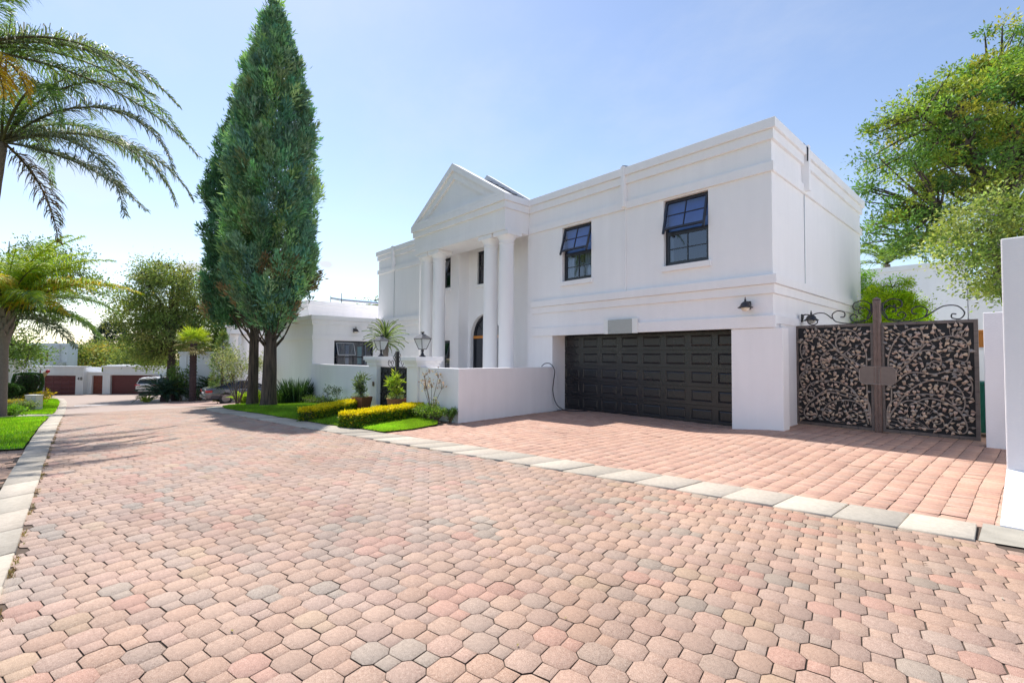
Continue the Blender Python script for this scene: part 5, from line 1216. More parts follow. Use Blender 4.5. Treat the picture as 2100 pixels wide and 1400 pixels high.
# aloe behind the left pillar
def aloe():
    global rng
    rng = np.random.default_rng(70); b = (-14.95, 7.75, 0); t = thing('tree_aloe', 'tree aloe with arching sword leaves rising behind the left gate pillar', 'plant', b)
    MB().tube([(.05, 0, -.1), (0, 0, .8), (.04, 0, 1.5), (0, 0, 2.15)], [.13, .11, .09, .10], 10).build('trunk', M['bark_palm'], t, smooth=True)
    n = 74; V = []; F = []; C = []
    for k in range(n):
        az = k*2.39996; lv = k/n; el = R(78-105*(1-lv)**.9); L = .78*(.75+.25*math.sin(lv*PI))*rng.uniform(.85, 1.1); w = .062; s = np.array([-math.sin(az), math.cos(az), 0]); p = np.array([.05*math.cos(az), .05*math.sin(az), 2.0+.35*lv]); c = pick([(.14, .20, .08), (.19, .26, .10), (.10, .15, .06)], 1, .2)[0]; o = len(V)
        for j in range(6):
            t_ = j/5; e = el+R(18)*math.sin(t_*2)-R(55)*t_**2; 
            if j: p = p+np.array([math.cos(e)*math.cos(az), math.cos(e)*math.sin(az), math.sin(e)])*L/5
            ww = w*(1-t_**1.6)+.003; up = np.array([-math.sin(e)*math.cos(az), -math.sin(e)*math.sin(az), math.cos(e)])
            V += [p-s*ww/2+up*.012, p-up*.01, p+s*ww/2+up*.012]; C += [c]*3
            if j: F += [(o+j*3-3, o+j*3-2, o+j*3+1, o+j*3), (o+j*3-2, o+j*3-1, o+j*3+2, o+j*3+1)]
    np_mesh('leaves', V, F, M['leaf'], t, np.array(C), smooth=True)
aloe()

# ------------------------------------------------------------ palms
YEL = [(.62, .40, .03), (.7, .5, .06), (.5, .3, .04)]; LIM = [(.35, .48, .02), (.45, .52, .03), (.22, .36, .03)]; GRN = [(.16, .26, .08), (.22, .34, .08), (.11, .19, .07)]; DRK = [(.17, .21, .15), (.26, .28, .19), (.13, .17, .14)]; BRN = [(.22, .13, .05), (.16, .10, .05), (.12, .13, .05)]
def palm(label, base, crown, lean, tr, fr, seed, name='palm_tree', droop=.55, ll=.62, boots=True, bulb=None, lw=.024):
    global rng
    rng = np.random.default_rng(seed); rd = random.Random(seed); t = thing(name, label, 'palm tree', base, group='feathery palms on the left verge')
    H = crown; n = 30; pts = []; rad = []
    for i_ in range(n+1):
        q = i_/n; pts.append((lean[0]*q**1.5, lean[1]*q**1.5, -.2+(H+.2)*q)); r_ = tr*(1.25 if q < .04 else 1)*(1-.15*q)
        if bulb and q > .72: r_ *= 1+.55*math.sin((q-.72)/.28*PI)**.8
        rad.append(r_*(1+.03*(i_ % 2)))
    MB().tube(pts, rad, 18).build('trunk', M['bark_palm'], t, smooth=True)
    top = np.array(pts[-1])
    if boots:   # cut leaf bases wrapped round the head
        mb = MB()
        for k in range(44):
            a = k*2.4; z = H-.95+1.05*k/44; r0 = tr*1.0; p0 = Vector((top[0]+r0*math.cos(a), top[1]+r0*math.sin(a), z)); o = Vector((math.cos(a), math.sin(a), 0)); sd = Vector((-math.sin(a), math.cos(a), 0)); l = rd.uniform(.22, .38)
            w0, w1 = .12, .045; q = p0+o*l*.45+Vector((0, 0, l)); mb.add([p0-sd*w0-o*.05, p0+sd*w0-o*.05, p0+sd*w0*.6+o*.06, p0-sd*w0*.6+o*.06, q-sd*w1-o*.01, q+sd*w1-o*.01, q+sd*w1+o*.03, q-sd*w1+o*.03], [(0, 1, 5, 4), (1, 2, 6, 5), (2, 3, 7, 6), (3, 0, 4, 7), (4, 5, 6, 7)])
        mb.build('leaf_bases', M['bark_palm'], t)
    for (az, el, ln, cv, cl, *ex) in fr:
        st = top+np.array([.08*math.cos(R(az)), .08*math.sin(R(az)), 0])
        frond(t, cl, (.13, .12, .07) if cl is not BRN else (.14, .09, .05), az=R(az), el=R(el), length=ln, curve=R(cv), nl=int(36*ln), ll=ll*(ex[0] if ex else 1), droop=droop, start=tuple(st), w=lw, rachis=.028, yaw=R(ex[1]) if len(ex) > 1 else 0)
    return t
# azimuth 47.6 deg is to the right in the picture, 227.6 to the left, -42.4 toward the camera
A0 = 47.6
b1 = gp(6, 19.5); 
fr1 = [(A0+8, 38, 5.4, 62, LIM+YEL[:2]), (A0-22, 60, 4.2, 75, LIM), (A0+30, 72, 3.6, 60, LIM), (A0-50, 48, 4.2, 85, YEL+LIM), (A0-75, 30, 4.0, 70, GRN), (A0-5, -5, 3.6, 42, DRK), (A0+55, 40, 4., 80, GRN), (A0+95, 55, 4, 80, GRN), (A0+140, 40, 4.2, 90, GRN), (A0+180, 50, 4.2, 85, LIM), (A0+215, 30, 4., 80, GRN), (A0+250, 60, 4, 80, GRN), (A0-100, 62, 3.8, 80, LIM), (A0+20, 15, 3.6, 70, GRN), (A0+5, 82, 3.0, 60, LIM), (A0-35, 78, 3.2, 55, LIM), (A0-130, 45, 4, 80, GRN), (A0+22, 66, 4.6, 70, LIM), (A0-12, 25, 3.4, 60, YEL+LIM), (A0+25, 80, 4.4, 55, LIM), (A0-10, 72, 4.6, 60, LIM), (A0+60, 76, 4.2, 60, LIM), (A0+12, 68, 3.8, 75, LIM), (A0-2, 50, 4.2, 80, LIM+YEL[:1]), (A0-15, 74, 3.6, 60, LIM), (A0+40, 58, 4.0, 80, LIM), (A0-60, 66, 3.6, 75, LIM), (A0-28, 35, 4.0, 80, LIM+GRN), (A0+1, 12, 4.2, 60, GRN)]
palm('nearer-looking low palm with a scaly head and yellow-green fronds at the left edge', b1, 4.25, (.15, 0), .19, fr1, 81, bulb=True, ll=.80, droop=.7, lw=.030)
p2 = at(-62, 720, 12.3); p2h = at(2, 292, 12.3); z2 = gz(p2[0], p2[1])
fr2 = [(A0+3, 44, 5.3, 118, DRK, 1.1), (A0-10, 10, 4.9, 88, DRK, 1.1), (A0+14, 26, 4.8, 100, DRK+GRN[:1], 1.1), (A0-3, -10, 4.4, 34, DRK, 1.0), (A0+9, 66, 4.4, 95, DRK+GRN[:1], 1.1), (A0-30, 40, 4.8, 110, GRN), (A0+38, 35, 4.8, 100, DRK), (A0-5, -40, 3.2, 40, BRN, 1.), (A0+75, 55, 4.6, 110, GRN), (A0+120, 45, 4.6, 100, GRN), (A0+165, 50, 4.6, 105, GRN), (A0+205, 35, 4.6, 95, GRN), (A0+250, 50, 4.6, 105, GRN), (A0-70, 55, 4.4, 105, GRN), (A0+20, 75, 3.8, 70, GRN), (A0-40, 80, 3.4, 60, GRN), (A0+185, 78, 3.6, 60, GRN), (A0-100, 35, 4.4, 100, DRK)]
palm('tall palm whose long dark drooping fronds reach across the upper left sky', (p2[0], p2[1], z2), p2h[2]-z2, (p2h[0]-p2[0], p2h[1]-p2[1]), .15, fr2, 82, boots=False, droop=.8, ll=.62)
p3 = at(-250, 720, 10.2); p3h = at(-70, 95, 10.2); z3 = gz(p3[0], p3[1])
fr3 = [(A0+28, 30, 4.1, 80, GRN+DRK, 1.1), (A0+45, 12, 4.6, 60, GRN+DRK, 1.1), (A0+60, 35, 4.8, 90, GRN, 1.1), (A0+10, 25, 3.6, 72, GRN+DRK), (A0-8, -25, 1.6, 60, YEL, .8), (A0+12, -35, 1.4, 45, YEL, .8), (A0+2, -10, 1.9, 75, YEL, .8), (A0-25, 40, 3.0, 80, GRN), (A0+35, 40, 3.2, 85, GRN), (A0+90, 40, 3.4, 90, GRN), (A0+150, 40, 3.4, 90, GRN), (A0+200, 40, 3.4, 90, GRN), (A0+260, 40, 3.2, 90, GRN), (A0, 70, 2.6, 60, GRN), (A0+180, 70, 2.6, 60, GRN)]
palm('tallest palm at the top left corner with orange dying fronds', (p3[0], p3[1], z3), p3h[2]-z3, (p3h[0]-p3[0], p3h[1]-p3[1]), .14, fr3, 83, boots=False, droop=.65, ll=.55)

# fan palm in front of the far wall
def fan_palm(label, base, H, seed):
    global rng
    rng = np.random.default_rng(seed); t = thing('fan_palm', label, 'palm tree', base)
    n = 40; MB().tube([(.05*math.sin(i_*.15), 0, -.2+(H+.2)*i_/n) for i_ in range(n+1)], [.21*(1+.12*(i_ % 2)) for i_ in range(n+1)], 12).build('trunk', M['bark_red'], t)
    V = []; F = []; C = []
    for k in range(34):
        az = k*2.4; lv = k/34; el = R(75-95*(1-lv)); L = .75; d = np.array([math.cos(el)*math.cos(az), math.cos(el)*math.sin(az), math.sin(el)]); hub = np.array([0, 0, H-.25+.35*lv])+d*L
        s = np.array([-math.sin(az), math.cos(az), 0]); u = np.cross(d, s); col = pick([(.40, .50, .03), (.5, .58, .05), (.3, .42, .05)] if lv > .45 else [(.22, .27, .07), (.35, .3, .1), (.17, .22, .06)], 1, .15)[0]
        o = len(V); V += [hub-d*L-s*.012, hub-d*L+s*.012, hub+s*.012, hub-s*.012]; F.append((o, o+1, o+2, o+3)); C += [(.2, .25, .08)]*4
        for j in range(19):
            a = R(-105+210*j/18); q = d*math.cos(a)+s*math.sin(a); q = q+np.array([0, 0, -.22])+rng.normal(0, .05, 3); q /= np.linalg.norm(q); l = .78*(1-.25*abs(a)/1.8); w = np.cross(q, u)*.035; o = len(V)
            V += [hub, hub+q*l*.55+w, hub+q*l+np.array([0, 0, -.10]), hub+q*l*.55-w]; F.append((o, o+1, o+2, o+3)); C += [col*rng.uniform(.85, 1.15)]*4
    np_mesh('fronds', V, F, M['leaf'], t, np.clip(np.array(C), 0, 1))
fan_palm('fan palm with a shaggy dark trunk and lime fronds before the far white wall', gp(397, 34.5), 4.2, 90)

def cycad(label, base, n, L, seed, cols, group='cycads'):
    global rng
    rng = np.random.default_rng(seed); t = thing('cycad', label, 'cycad', base, group=group)
    MB().lathe([(.26, -.1), (.28, .3), (.2, .5), (.0, .55)], (0, 0, 0), 12).build('trunk', M['bark_red'], t)
    for k in range(n):
        az = k*2.4; lv = k/n; frond(t, cols, (.1, .12, .04), az=az, el=R(10+70*lv), length=L*(.85+.2*rng.random()), curve=R(60), nl=40, ll=.30, droop=.05, start=(0, 0, .45), w=.035, rachis=.018, lift=.5)
BLU = [(.035, .085, .06), (.05, .11, .075), (.03, .065, .045)]
cycad('large dark blue-green cycad at the road corner in front of the white SUV', gp(340, 34.8), 42, 2.1, 91, BLU)
cycad('cycad with arching fronds behind the tail of the grey coupe', gp(438, 37.0, .2), 30, 1.9, 92, [(.05, .10, .04), (.08, .15, .05), (.03, .07, .03)])
cycad('smaller second cycad touching the large dark one on its right', gp(362, 35.8), 24, 1.7, 93, BLU)
clump('lemon_strap_plant', 'pale yellow-striped strap plant at the foot of the large cycad', 'plant', gp(303, 35.0), 60, .85, .9, [(.5, .55, .12), (.4, .48, .08)], .08, 94, root=.15, bend=.7)
shrub('pale_shrub', 'light green shrub against the end of the far white wall', gp(374, 35.3), 2.3, .8, 14, 1500, .16, [(.12, .22, .05), (.18, .28, .08)], 95)
shrub('low_shrub', 'low dark shrub at the foot of the fan palm', gp(412, 35.0), .7, .8, 14, 1200, .10, [(.04, .08, .03), (.06, .1, .03)], 96)

# columnar conifer
def conifer(name, label, base, H, r, n, seed, cols, lsz=.14, group=None, prof=(.55, 1, .95, .8, .5, .08), z0=.1, lumps=.12, mat='needle'):
    global rng
    rng = np.random.default_rng(seed); t = thing(name, label, 'tree', base, group=group)
    MB().tube([(0, 0, -.1), (0, 0, H*.5), (0, 0, H*.9)], [r*.12+.04, r*.08+.02, .01], 8).build('trunk', M['bark'], t)
    m = n//10; z = rng.uniform(z0, H, m); th = rng.uniform(0, 2*PI, m); pr = np.interp(z, np.linspace(z0, H, len(prof)), prof)*r
    q = np.where(rng.random(m) < .75, rng.uniform(.85, 1.03, m), rng.uniform(.4, .85, m)); lp = 1+lumps*np.sin(4*th+z*3/r*.6)+lumps*.7*np.sin(9*th-z*5/r*.6)
    P = np.stack([pr*q*lp*np.cos(th), pr*q*lp*np.sin(th), z], -1); ci = np.repeat(np.arange(m), 10)
    o = np.stack([np.cos(th), np.sin(th), np.full(m, .6)], -1); PP = P[ci]+rng.normal(0, lsz*.5, (m*10, 3)); DD = o[ci]+rng.normal(0, .55, (m*10, 3))
    leaves('crown', PP, DD, lsz*(.7+.6*rng.random(m*10)), lsz*.3, np.clip(pick(cols, m, .25)[ci]*(1+rng.uniform(-.2, .2, (m*10, 1))), 0, 1), M[mat], t)
    return t
conifer('columnar_conifer', 'slim yellow-tipped conifer poking above the far white wall', gp(457, 29.5), 4.4, .62, 5000, 101, [(.18, .28, .08), (.3, .36, .08), (.12, .2, .08)], .14)
LM = [(.42, .62, .015), (.52, .70, .02), (.26, .44, .015), (.46, .66, .02)]
tree('golden_conifer', 'bright lime cushion-shaped conifer behind the leafy gate', (-2.70, 17.6, .1), 1.2, 3.6, [(0, 0, 2.4, .66, .66, 1.0), (-.2, -.25, 3.2, .42, .42, .45), (.28, .3, 3.0, .45, .45, .5), (.08, .1, 3.55, .32, .32, .35), (-.42, -.4, 2.7, .34, .34, .45), (.5, .45, 2.3, .34, .34, .55)], 230, 190, .06, LM, cr=.18, trunk_r=.09, seed=102, cat='tree', group='lime conifers behind the gate', shell=.85, wl=.4, twig_r=.01, clcol=.35)
tree('golden_conifer', 'second lime conifer half hidden by the house corner', (-3.95, 18.9, .1), 1.2, 3.6, [(0, 0, 3.0, .7, .7, 1.1), (.2, .1, 3.8, .45, .45, .5)], 90, 130, .075, [(.20, .40, .015), (.14, .28, .02)], cr=.24, trunk_r=.09, seed=103, group='lime conifers behind the gate', shell=.85, wl=.4, twig_r=.01)

# ------------------------------------------------------------ broadleaf trees
OLV = [(.22, .30, .08), (.28, .36, .10), (.16, .23, .07), (.34, .40, .13), (.38, .38, .12)]
tree('broadleaf_tree', 'large airy olive-green tree in front of the far garages', gp(352, 38.5), 3.6, 10.6, [(-.3, -.5, 8.6, 2.3, 2.3, 2.6), (-2.0, -2.4, 7.0, 1.7, 1.7, 2.0), (1.6, 1.9, 7.8, 1.7, 1.7, 2.3), (0, 0, 5.4, 2.4, 2.4, 2.0), (-1.4, -1.5, 4.0, 1.8, 1.8, 1.4), (.9, 1.0, 10.2, 1.1, 1.1, 1.2), (-.9, -1.2, 10.2, 1.2, 1.2, 1.3), (-2.6, -3.0, 8.2, 1.0, 1.0, 1.2), (-1.2, -1.2, 2.8, 1.2, 1.2, .9)], 420, 95, .17, OLV, cr=.62, trunk_r=.32, seed=111, nlimb=16, twig_r=.03)
tree('broadleaf_tree', 'green tree in shade between the big airy tree and the cypresses', gp(440, 44), 3., 8.5, [(0, 0, 5.5, 2.6, 2.6, 2.6), (1.5, 1.5, 4.0, 2.2, 2.2, 1.8), (-1.5, -1.8, 4.5, 2.0, 2.0, 2.0)], 190, 70, .20, [(.10, .17, .03), (.16, .24, .04), (.06, .1, .03)], cr=.75, trunk_r=.25, seed=112)
tree('broadleaf_tree', 'bushy green tree left of the wing porch columns', gp(478, 39), 2., 6.2, [(0, 0, 4.2, 1.8, 1.8, 2.0), (1.2, 1.2, 3.2, 1.4, 1.4, 1.4)], 120, 60, .18, [(.14, .22, .03), (.22, .3, .05), (.08, .13, .03)], cr=.6, trunk_r=.15, seed=113)
tree('broadleaf_tree', 'open-branched tree behind the low palm at the left edge', gp(10, 33), 3.2, 11.5, [(1.6, 1.8, 9.5, 2.2, 2.2, 2.0), (3.4, 3.8, 8.6, 1.7, 1.7, 1.5), (-.5, -.8, 8.0, 2.2, 2.2, 2.2), (1.5, 1.7, 6.6, 1.8, 1.8, 1.2), (0, .1, 4.4, 1.8, 1.8, 1.4), (.9, 1.0, 3.2, 1.2, 1.2, .8), (2.6, 3.0, 10.4, 1.1, 1.1, .9)], 250, 60, .17, [(.18, .27, .06), (.24, .33, .08), (.13, .20, .05)], cr=.55, trunk_r=.24, seed=114, nlimb=14)
tree('broadleaf_tree', 'leafy tree at the left edge behind the topiary bushes', gp(22, 41), 1.9, 5.2, [(0, 0, 4.2, 1.5, 1.5, 1.0), (1.5, 1.6, 4.0, 1.1, 1.1, .6), (-1.5, -1.6, 4.2, 1.6, 1.6, 1.2)], 90, 55, .2, [(.10, .18, .03), (.15, .25, .04)], cr=.6, trunk_r=.15, seed=115)
RG = [(.19, .34, .06), (.24, .39, .07), (.14, .27, .06), (.33, .42, .06), (.42, .42, .06), (.11, .21, .05)]
tb = gp(2065, 21.5)
tree('broadleaf_tree', 'big spreading feathery tree towering behind the right-hand walls', tb, 7.2, 14.5, [(-.3, .1, 13.2, 3.6, 3.6, 2.3), (-2.2, -2.3, 12.0, 2.5, 2.5, 1.9), (-3.2, -3.4, 10.2, 1.9, 1.9, 1.8), (-1.8, -2.0, 9.2, 2.2, 2.2, 1.6), (-2.6, -2.9, 8.1, 1.7, 1.7, 1.1), (-3.4, -3.7, 7.5, 1.4, 1.4, 1.0), (-2.0, -2.2, 7.0, 1.6, 1.6, .9), (1.0, 1.6, 15.8, 2.6, 2.6, 2.0), (2.4, 2.4, 13.0, 3.0, 3.0, 2.4), (-.6, -.6, 10.2, 2.4, 2.4, 1.4), (3.4, 3.4, 16, 2.2, 2.2, 2.0), (2.4, 2.8, 9.8, 2.2, 2.2, 1.6)], 600, 135, .165, RG, cr=.42, trunk_r=.34, seed=116, nlimb=26, wl=.40, shell=.45, twig_r=.05)
tree('broadleaf_tree', 'dense green shrub-like tree peeking over the house behind the portico', gp(768, 34), 2.5, 6.9, [(0, 0, 5.4, 1.3, 1.3, 1.4), (.8, .9, 4.6, 1.3, 1.3, 1.2)], 110, 60, .18, [(.12, .2, .02), (.3, .32, .03), (.07, .12, .02)], cr=.5, trunk_r=.15, seed=117)
tree('flowering_shrub', 'tall pale green shrub with violet blossoms above the right-hand wall', (-.42, 17.6, .1), 2.2, 5.4, [(-.2, 0, 4.9, 1.0, 1.0, .95), (-.85, -.85, 4.3, .75, .75, .65), (.5, .6, 5.4, 1.2, 1.2, .8), (.2, .2, 3.7, .9, .9, .7), (-.4, -.5, 3.5, .6, .6, .4), (1.2, 1.0, 4.6, 1.3, 1.3, 1.2)], 190, 120, .095, [(.34, .42, .10), (.22, .32, .07), (.44, .50, .16), (.13, .2, .05)], cr=.36, trunk_r=.07, seed=118, wl=.5, cat='shrub', twig_r=.012)
fl = bpy.data.objects['flowering_shrub']; rng = np.random.default_rng(5)
cs = np.array([(-.9, -.9, 4.5), (-.55, -.6, 3.9), (-.2, -.4, 5.3), (.0, -.3, 4.4), (-.7, -.8, 4.1), (.35, .1, 4.8), (-.1, -.35, 3.5), (-.4, -.5, 5.0), (.3, -.2, 3.9), (.6, .2, 5.5)]); ci = np.repeat(np.arange(len(cs)), 26)
leaves('blossom', cs[ci]+rng.normal(0, .085, (len(ci), 3))*[1, 1, 1.3], rng.normal(size=(len(ci), 3)), .055, .045, pick([(.36, .30, .62), (.45, .38, .72), (.3, .22, .5)], len(ci), .2), M['petal'], fl)
# palm behind the house corner on the right
b = gp(1822, 24.0); t = thing('palm_tree', 'feathery palm top peeking between the house corner and the big tree', 'palm tree', b)
MB().tube([(0, 0, -.1), (0, 0, 6.4)], [.2, .15], 10).build('trunk', M['bark_palm'], t)
rng = np.random.default_rng(120)
for k in range(14): frond(t, GRN+LIM[:1], (.12, .13, .05), az=k*2.4, el=R(15+60*rng.random()), length=2.4, curve=R(85), nl=50, ll=.5, droop=.4, start=(0, 0, 6.4), w=.035)
# distant tree belt
far = [(150, 74, 4.2, 0, 'grey-green'), (186, 76, 4.6, 0, 'olive'), (212, 70, 3.3, 1, 'round green'), (246, 68, 4.6, 2, 'golden'), (272, 66, 4.0, 1, 'bright green'), (300, 60, 4.0, 1, 'mid green'), (165, 66, 2.6, 1, 'low green')]
fc = [[(.26, .25, .11), (.33, .29, .12), (.2, .21, .10)], [(.22, .30, .07), (.33, .38, .08), (.15, .21, .06)], [(.62, .46, .08), (.46, .40, .08), (.25, .30, .07)]]
for k, (u, D, r_, ct, nm) in enumerate(far):
    b = gp(u, D); hh = 4.9+r_*.12
    tree('distant_tree', nm+' crown in the tree belt behind the far garages', b, 2.0, hh, [(0, 0, hh-r_*.5, r_*.8, r_*.8, r_*.7), (r_*.5, r_*.5, hh-r_*.9, r_*.6, r_*.6, r_*.5), (-r_*.5, -r_*.5, hh-r_*.9, r_*.6, r_*.6, r_*.5), (0, 0, 2.4, r_*.9, r_*.9, 1.6)], 130, 45, .36, fc[ct], cr=1.0, trunk_r=.25, seed=130+k, group='distant trees behind the far garages', leafm='leaf_far', nlimb=5)
conifer('distant_conifer', 'dark broad conifer rising above the distant tree belt', gp(230, 88), 10.5, 2.9, 9000, 140, [(.04, .075, .05), (.055, .09, .06)], .5, prof=(.7, 1, 1.05, .9, .75, .35), z0=1.5, lumps=.2)

# ------------------------------------------------------------ left verge: topiary, hedges, box
def topiary(label, base, stem, r, seed, sq=1., cols=((.05, .11, .03), (.07, .15, .035), (.035, .08, .025)), n=4500):
    global rng
    rng = np.random.default_rng(seed); t = thing('topiary_bush', label, 'topiary', base, group='clipped topiary on the left verge')
    MB().tube([(0, 0, -.1), (.01, 0, stem+r*.5)], [.05*r+.02, .04*r+.02], 8).build('stem', M['bark'], t)
    d = unit(rng.normal(size=(n, 3))); d = d/np.abs(d).max(1, keepdims=True)**(1.-sq)*(.86 if sq < 1 else 1.)
    P = d*r*(1-np.abs(rng.normal(0, .05, (n, 1))))*np.array([1, 1, .85])+[0, 0, stem+r*.85]
    leaves('crown', P, d+rng.normal(0, .6, (n, 3)), .07+.03*rng.random(n), .04, pick(cols, n, .25), M['leaf'], t)
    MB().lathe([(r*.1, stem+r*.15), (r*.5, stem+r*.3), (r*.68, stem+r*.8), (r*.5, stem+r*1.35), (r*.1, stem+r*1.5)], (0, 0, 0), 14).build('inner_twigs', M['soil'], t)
topiary('big squarish clipped bush on a stem behind the cream box', gp(60, 30.0, -.0), .95, .80, 151, .35, n=9000)
topiary('small round ball bush nearest the low palm trunk', gp(21, 27.0), .85, .42, 152)
topiary('middle small ball bush in the row at the left edge', gp(34, 28.8), .85, .38, 153)
topiary('pale green small ball bush at the far end of the row', gp(44, 30.2), .85, .36, 154, cols=((.14, .26, .04), (.2, .33, .06)))
topiary('full dark bush between the ball row and the cream box', gp(52, 31.5, -.3), .2, .85, 155, .85)
hedge('low yellow-leaved hedge behind the left lawn beside the cream box', (gp(4, 24.8)[:2], gp(50, 27.6)[:2]), .8, .62, 9000, 156, lsz=.10, topw=.38, top=((.55, .42, .05), (.5, .40, .08), (.38, .36, .06)), group='yellow hedges of the left verge')
hedge('low dark green hedge in front of the yellow one at the left edge', (gp(2, 23.6)[:2], gp(38, 24.6)[:2]), .55, .38, 4500, 157, lsz=.09, topw=.0, top=((.08, .15, .03), (.1, .2, .04)), low=((.06, .12, .03), (.09, .17, .04)), group='green hedges of the left verge')
shrub('silver_shrub', 'small silvery shrub at the end of the yellow hedge by the path', gp(56, 24.9), .55, .55, 14, 1400, .09, [(.28, .33, .15), (.2, .27, .1)], 158)
shrub('ground_plant', 'bright green leafy tuft at the foot of the low palm', gp(14, 19.9), .30, .7, 14, 1500, .10, [(.14, .32, .02), (.2, .38, .04)], 159)
shrub('flower_patch', 'patch of yellow flowers behind the cream box', gp(72, 31), .95, .9, 14, 700, .16, [(.75, .55, .02), (.7, .5, .03), (.2, .28, .04)], 160, leafm='petal')
b = gp(92, 33); t = shrub('pink_flower', 'single magenta flower head beside the first maroon garage door', b, .72, .12, 3, 60, .05, [(.1, .2, .04)], 161, cat='flower', sr=.01)
rng = np.random.default_rng(9); n = 260; d = unit(rng.normal(size=(n, 3))); leaves('blossom', d*.12+[0, 0, .80], d+rng.normal(0, .3, (n, 3)), .09, .07, pick([(.6, .06, .45), (.7, .1, .55)], n, .2), M['petal'], t)
# cream utility box
b = gp(73.5, 27.0); t = thing('utility_box', 'cream metal utility cabinet with a small vent on the left verge', 'utility box', b, R(40))
MB().box(-.36, .36, -.18, .18, -.1, .86).build('cabinet', M['cream'], t, bevel=.01); MB().box(-.39, .39, -.21, .21, .862, .91).build('lid', M['cream'], t, bevel=.01)
mb = MB()
for k in range(4): mb.box(-.08, .03, -.187, -.181, .42+k*.045, .445+k*.045)
mb.build('vent', M['plastic'], t); MB().box(.24, .28, -.195, -.181, .38, .5).build('lock', M['plastic'], t)
# windsock-like garden ornament
b = gp(84, 34.0); t = thing('garden_ornament', 'slanting beige ornament with a red tip on a dark pole left of the garages', 'ornament', b)
MB().tube([(0, 0, -.1), (0, 0, 2.45)], .035, 8).build('pole', M['maroon'], t)
q = Vector((RT[0], RT[1], 0)).normalized(); s = Vector((0, 0, 1.85))
MB().tube([s+q*.05, s+q*.2+Vector((0, 0, .18)), s+q*.38+Vector((0, 0, .36)), s+q*.47+Vector((0, 0, .44))], [.05, .13, .14, .11], 12).build('body', simple('ornament_beige', (.5, .36, .22), .7), t, smooth=True)
MB().lathe([(0, -.12), (.09, -.09), (.13, 0), (.09, .1), (0, .13)], tuple(s+q*.55+Vector((0, 0, .50))), 12).build('tip', M['red'], t, smooth=True)

# ================================================================== FAR BUILDINGS
F_ = M['plaster_far']
E0 = np.array([RT[0], RT[1]]); E0 /= np.linalg.norm(E0); ang = math.atan2(E0[1], E0[0])
o0 = at(65, 720, 46.0)
gar = thing('garage_building', 'low white garage building with two maroon garage doors at the end of the road', 'building', (o0[0], o0[1], -2.45), ang)
PXM = 46/970
def sx(u): return (u-65)*PXM
def sz(v): return 1.6+(727-v-.006*(1050-0)*0)*PXM+2.45-.06      # local z above -2.45
ZT = sz(751)
def far_wall(x0, x1, y, z1, holes, par, name='wall', depth=.35):
    m_ = MB(); wall_x(m_, x0, x1, -.6, z1, y, depth, holes); m_.box(x0, x1, y+depth+.01, y+2, -.6, z1-.01); 
    m_.quad((x0, y, -.6), (x0, y+depth+.01, -.6), (x0, y+depth+.01, z1), (x0, y, z1)).quad((x1, y, -.6), (x1, y, z1), (x1, y+depth+.01, z1), (x1, y+depth+.01, -.6)); m_.quad((x0, y, z1), (x1, y, z1), (x1, y+depth+.02, z1), (x0, y+depth+.02, z1))
    return m_.build(name, F_, par)
d1 = (sx(90), sx(157), -.4, sz(770)); dd = (sx(182), sx(204), -.4, sz(770)); d2 = (sx(226), sx(326), -.4, sz(768.5))
w1 = far_wall(sx(40), sx(173), 0, ZT-.12, [d1], gar); far_wall(sx(173)+.005, sx(211), .45, sz(766)+.05, [dd], gar); w2 = far_wall(sx(211)+.005, sx(360), .1, ZT-.08, [d2], gar)
bands('parapet', [(sx(38), sx(180), -.1, .5, ZT-.118, ZT), (sx(209), sx(362), -.02, .5, ZT-.078, ZT+.06), (sx(173), sx(212), .38, .5, sz(766)+.052, sz(766)+.16), (sx(42), sx(172), -.05, -.001, ZT-.75, ZT-.70), (sx(213), sx(358), .05, .099, ZT-.72, ZT-.67)], gar, mat=F_)
def panel_door(x0, x1, z0, z1, y, cols, rows, mat, parent, name):
    m_ = MB(); cw = (x1-x0)/cols; rh = (z1-z0)/rows
    for i_ in range(cols):
        for j_ in range(rows):
            xa, xb, za, zb = x0+i_*cw, x0+(i_+1)*cw, z0+j_*rh, z0+(j_+1)*rh; e = .06
            o = [(xa, y, za), (xb, y, za), (xb, y, zb), (xa, y, zb)]; q = [(xa+e, y+.04, za+e), (xb-e, y+.04, za+e), (xb-e, y+.04, zb-e), (xa+e, y+.04, zb-e)]
            m_.add(o+q, [(0, 1, 5, 4), (1, 2, 6, 5), (2, 3, 7, 6), (3, 0, 4, 7), (4, 5, 6, 7)])
    return m_.build(name, mat, parent)
a_ = panel_door(d1[0], d1[1], -.1, d1[3], .2, 4, 5, M['maroon'], gar, 'garage_door'); panel_door(d2[0], d2[1], -.1, d2[3], .3, 1, 1, M['maroon'], gar, 'garage_door'); 
m_ = MB()
for k in range(1, 11): m_.box(d2[0]+.01, d2[1]-.01, .285, .315, -.1+k*.2, -.1+k*.2+.02)
m_.build('door_rail', M['maroon'], gar)
panel_door(dd[0], dd[1], -.1, dd[3], .62, 2, 3, M['redwood'], gar, 'entrance_door')
far_wall(sx(173)+.02, sx(211), 2.6, ZT+.1, [], gar, 'rear_wall')
for ch, u in (('4', 163.3), ('8', 169)):
    c = bpy.data.curves.new('house_number', 'FONT'); c.body = ch; c.size = .42; c.extrude = .02; c.align_x = 'CENTER'
    o = bpy.data.objects.new('house_number', c); COL.objects.link(o); dg = bpy.context.evaluated_depsgraph_get(); me = bpy.data.meshes.new_from_object(o.evaluated_get(dg)); bpy.data.objects.remove(o)
    o = bpy.data.objects.new('house_number', me); me.materials.clear(); me.materials.append(M['iron']); COL.objects.link(o); o.parent = gar; o.location = (sx(u), -.022, sz(779)); o.rotation_euler.x = R(90)
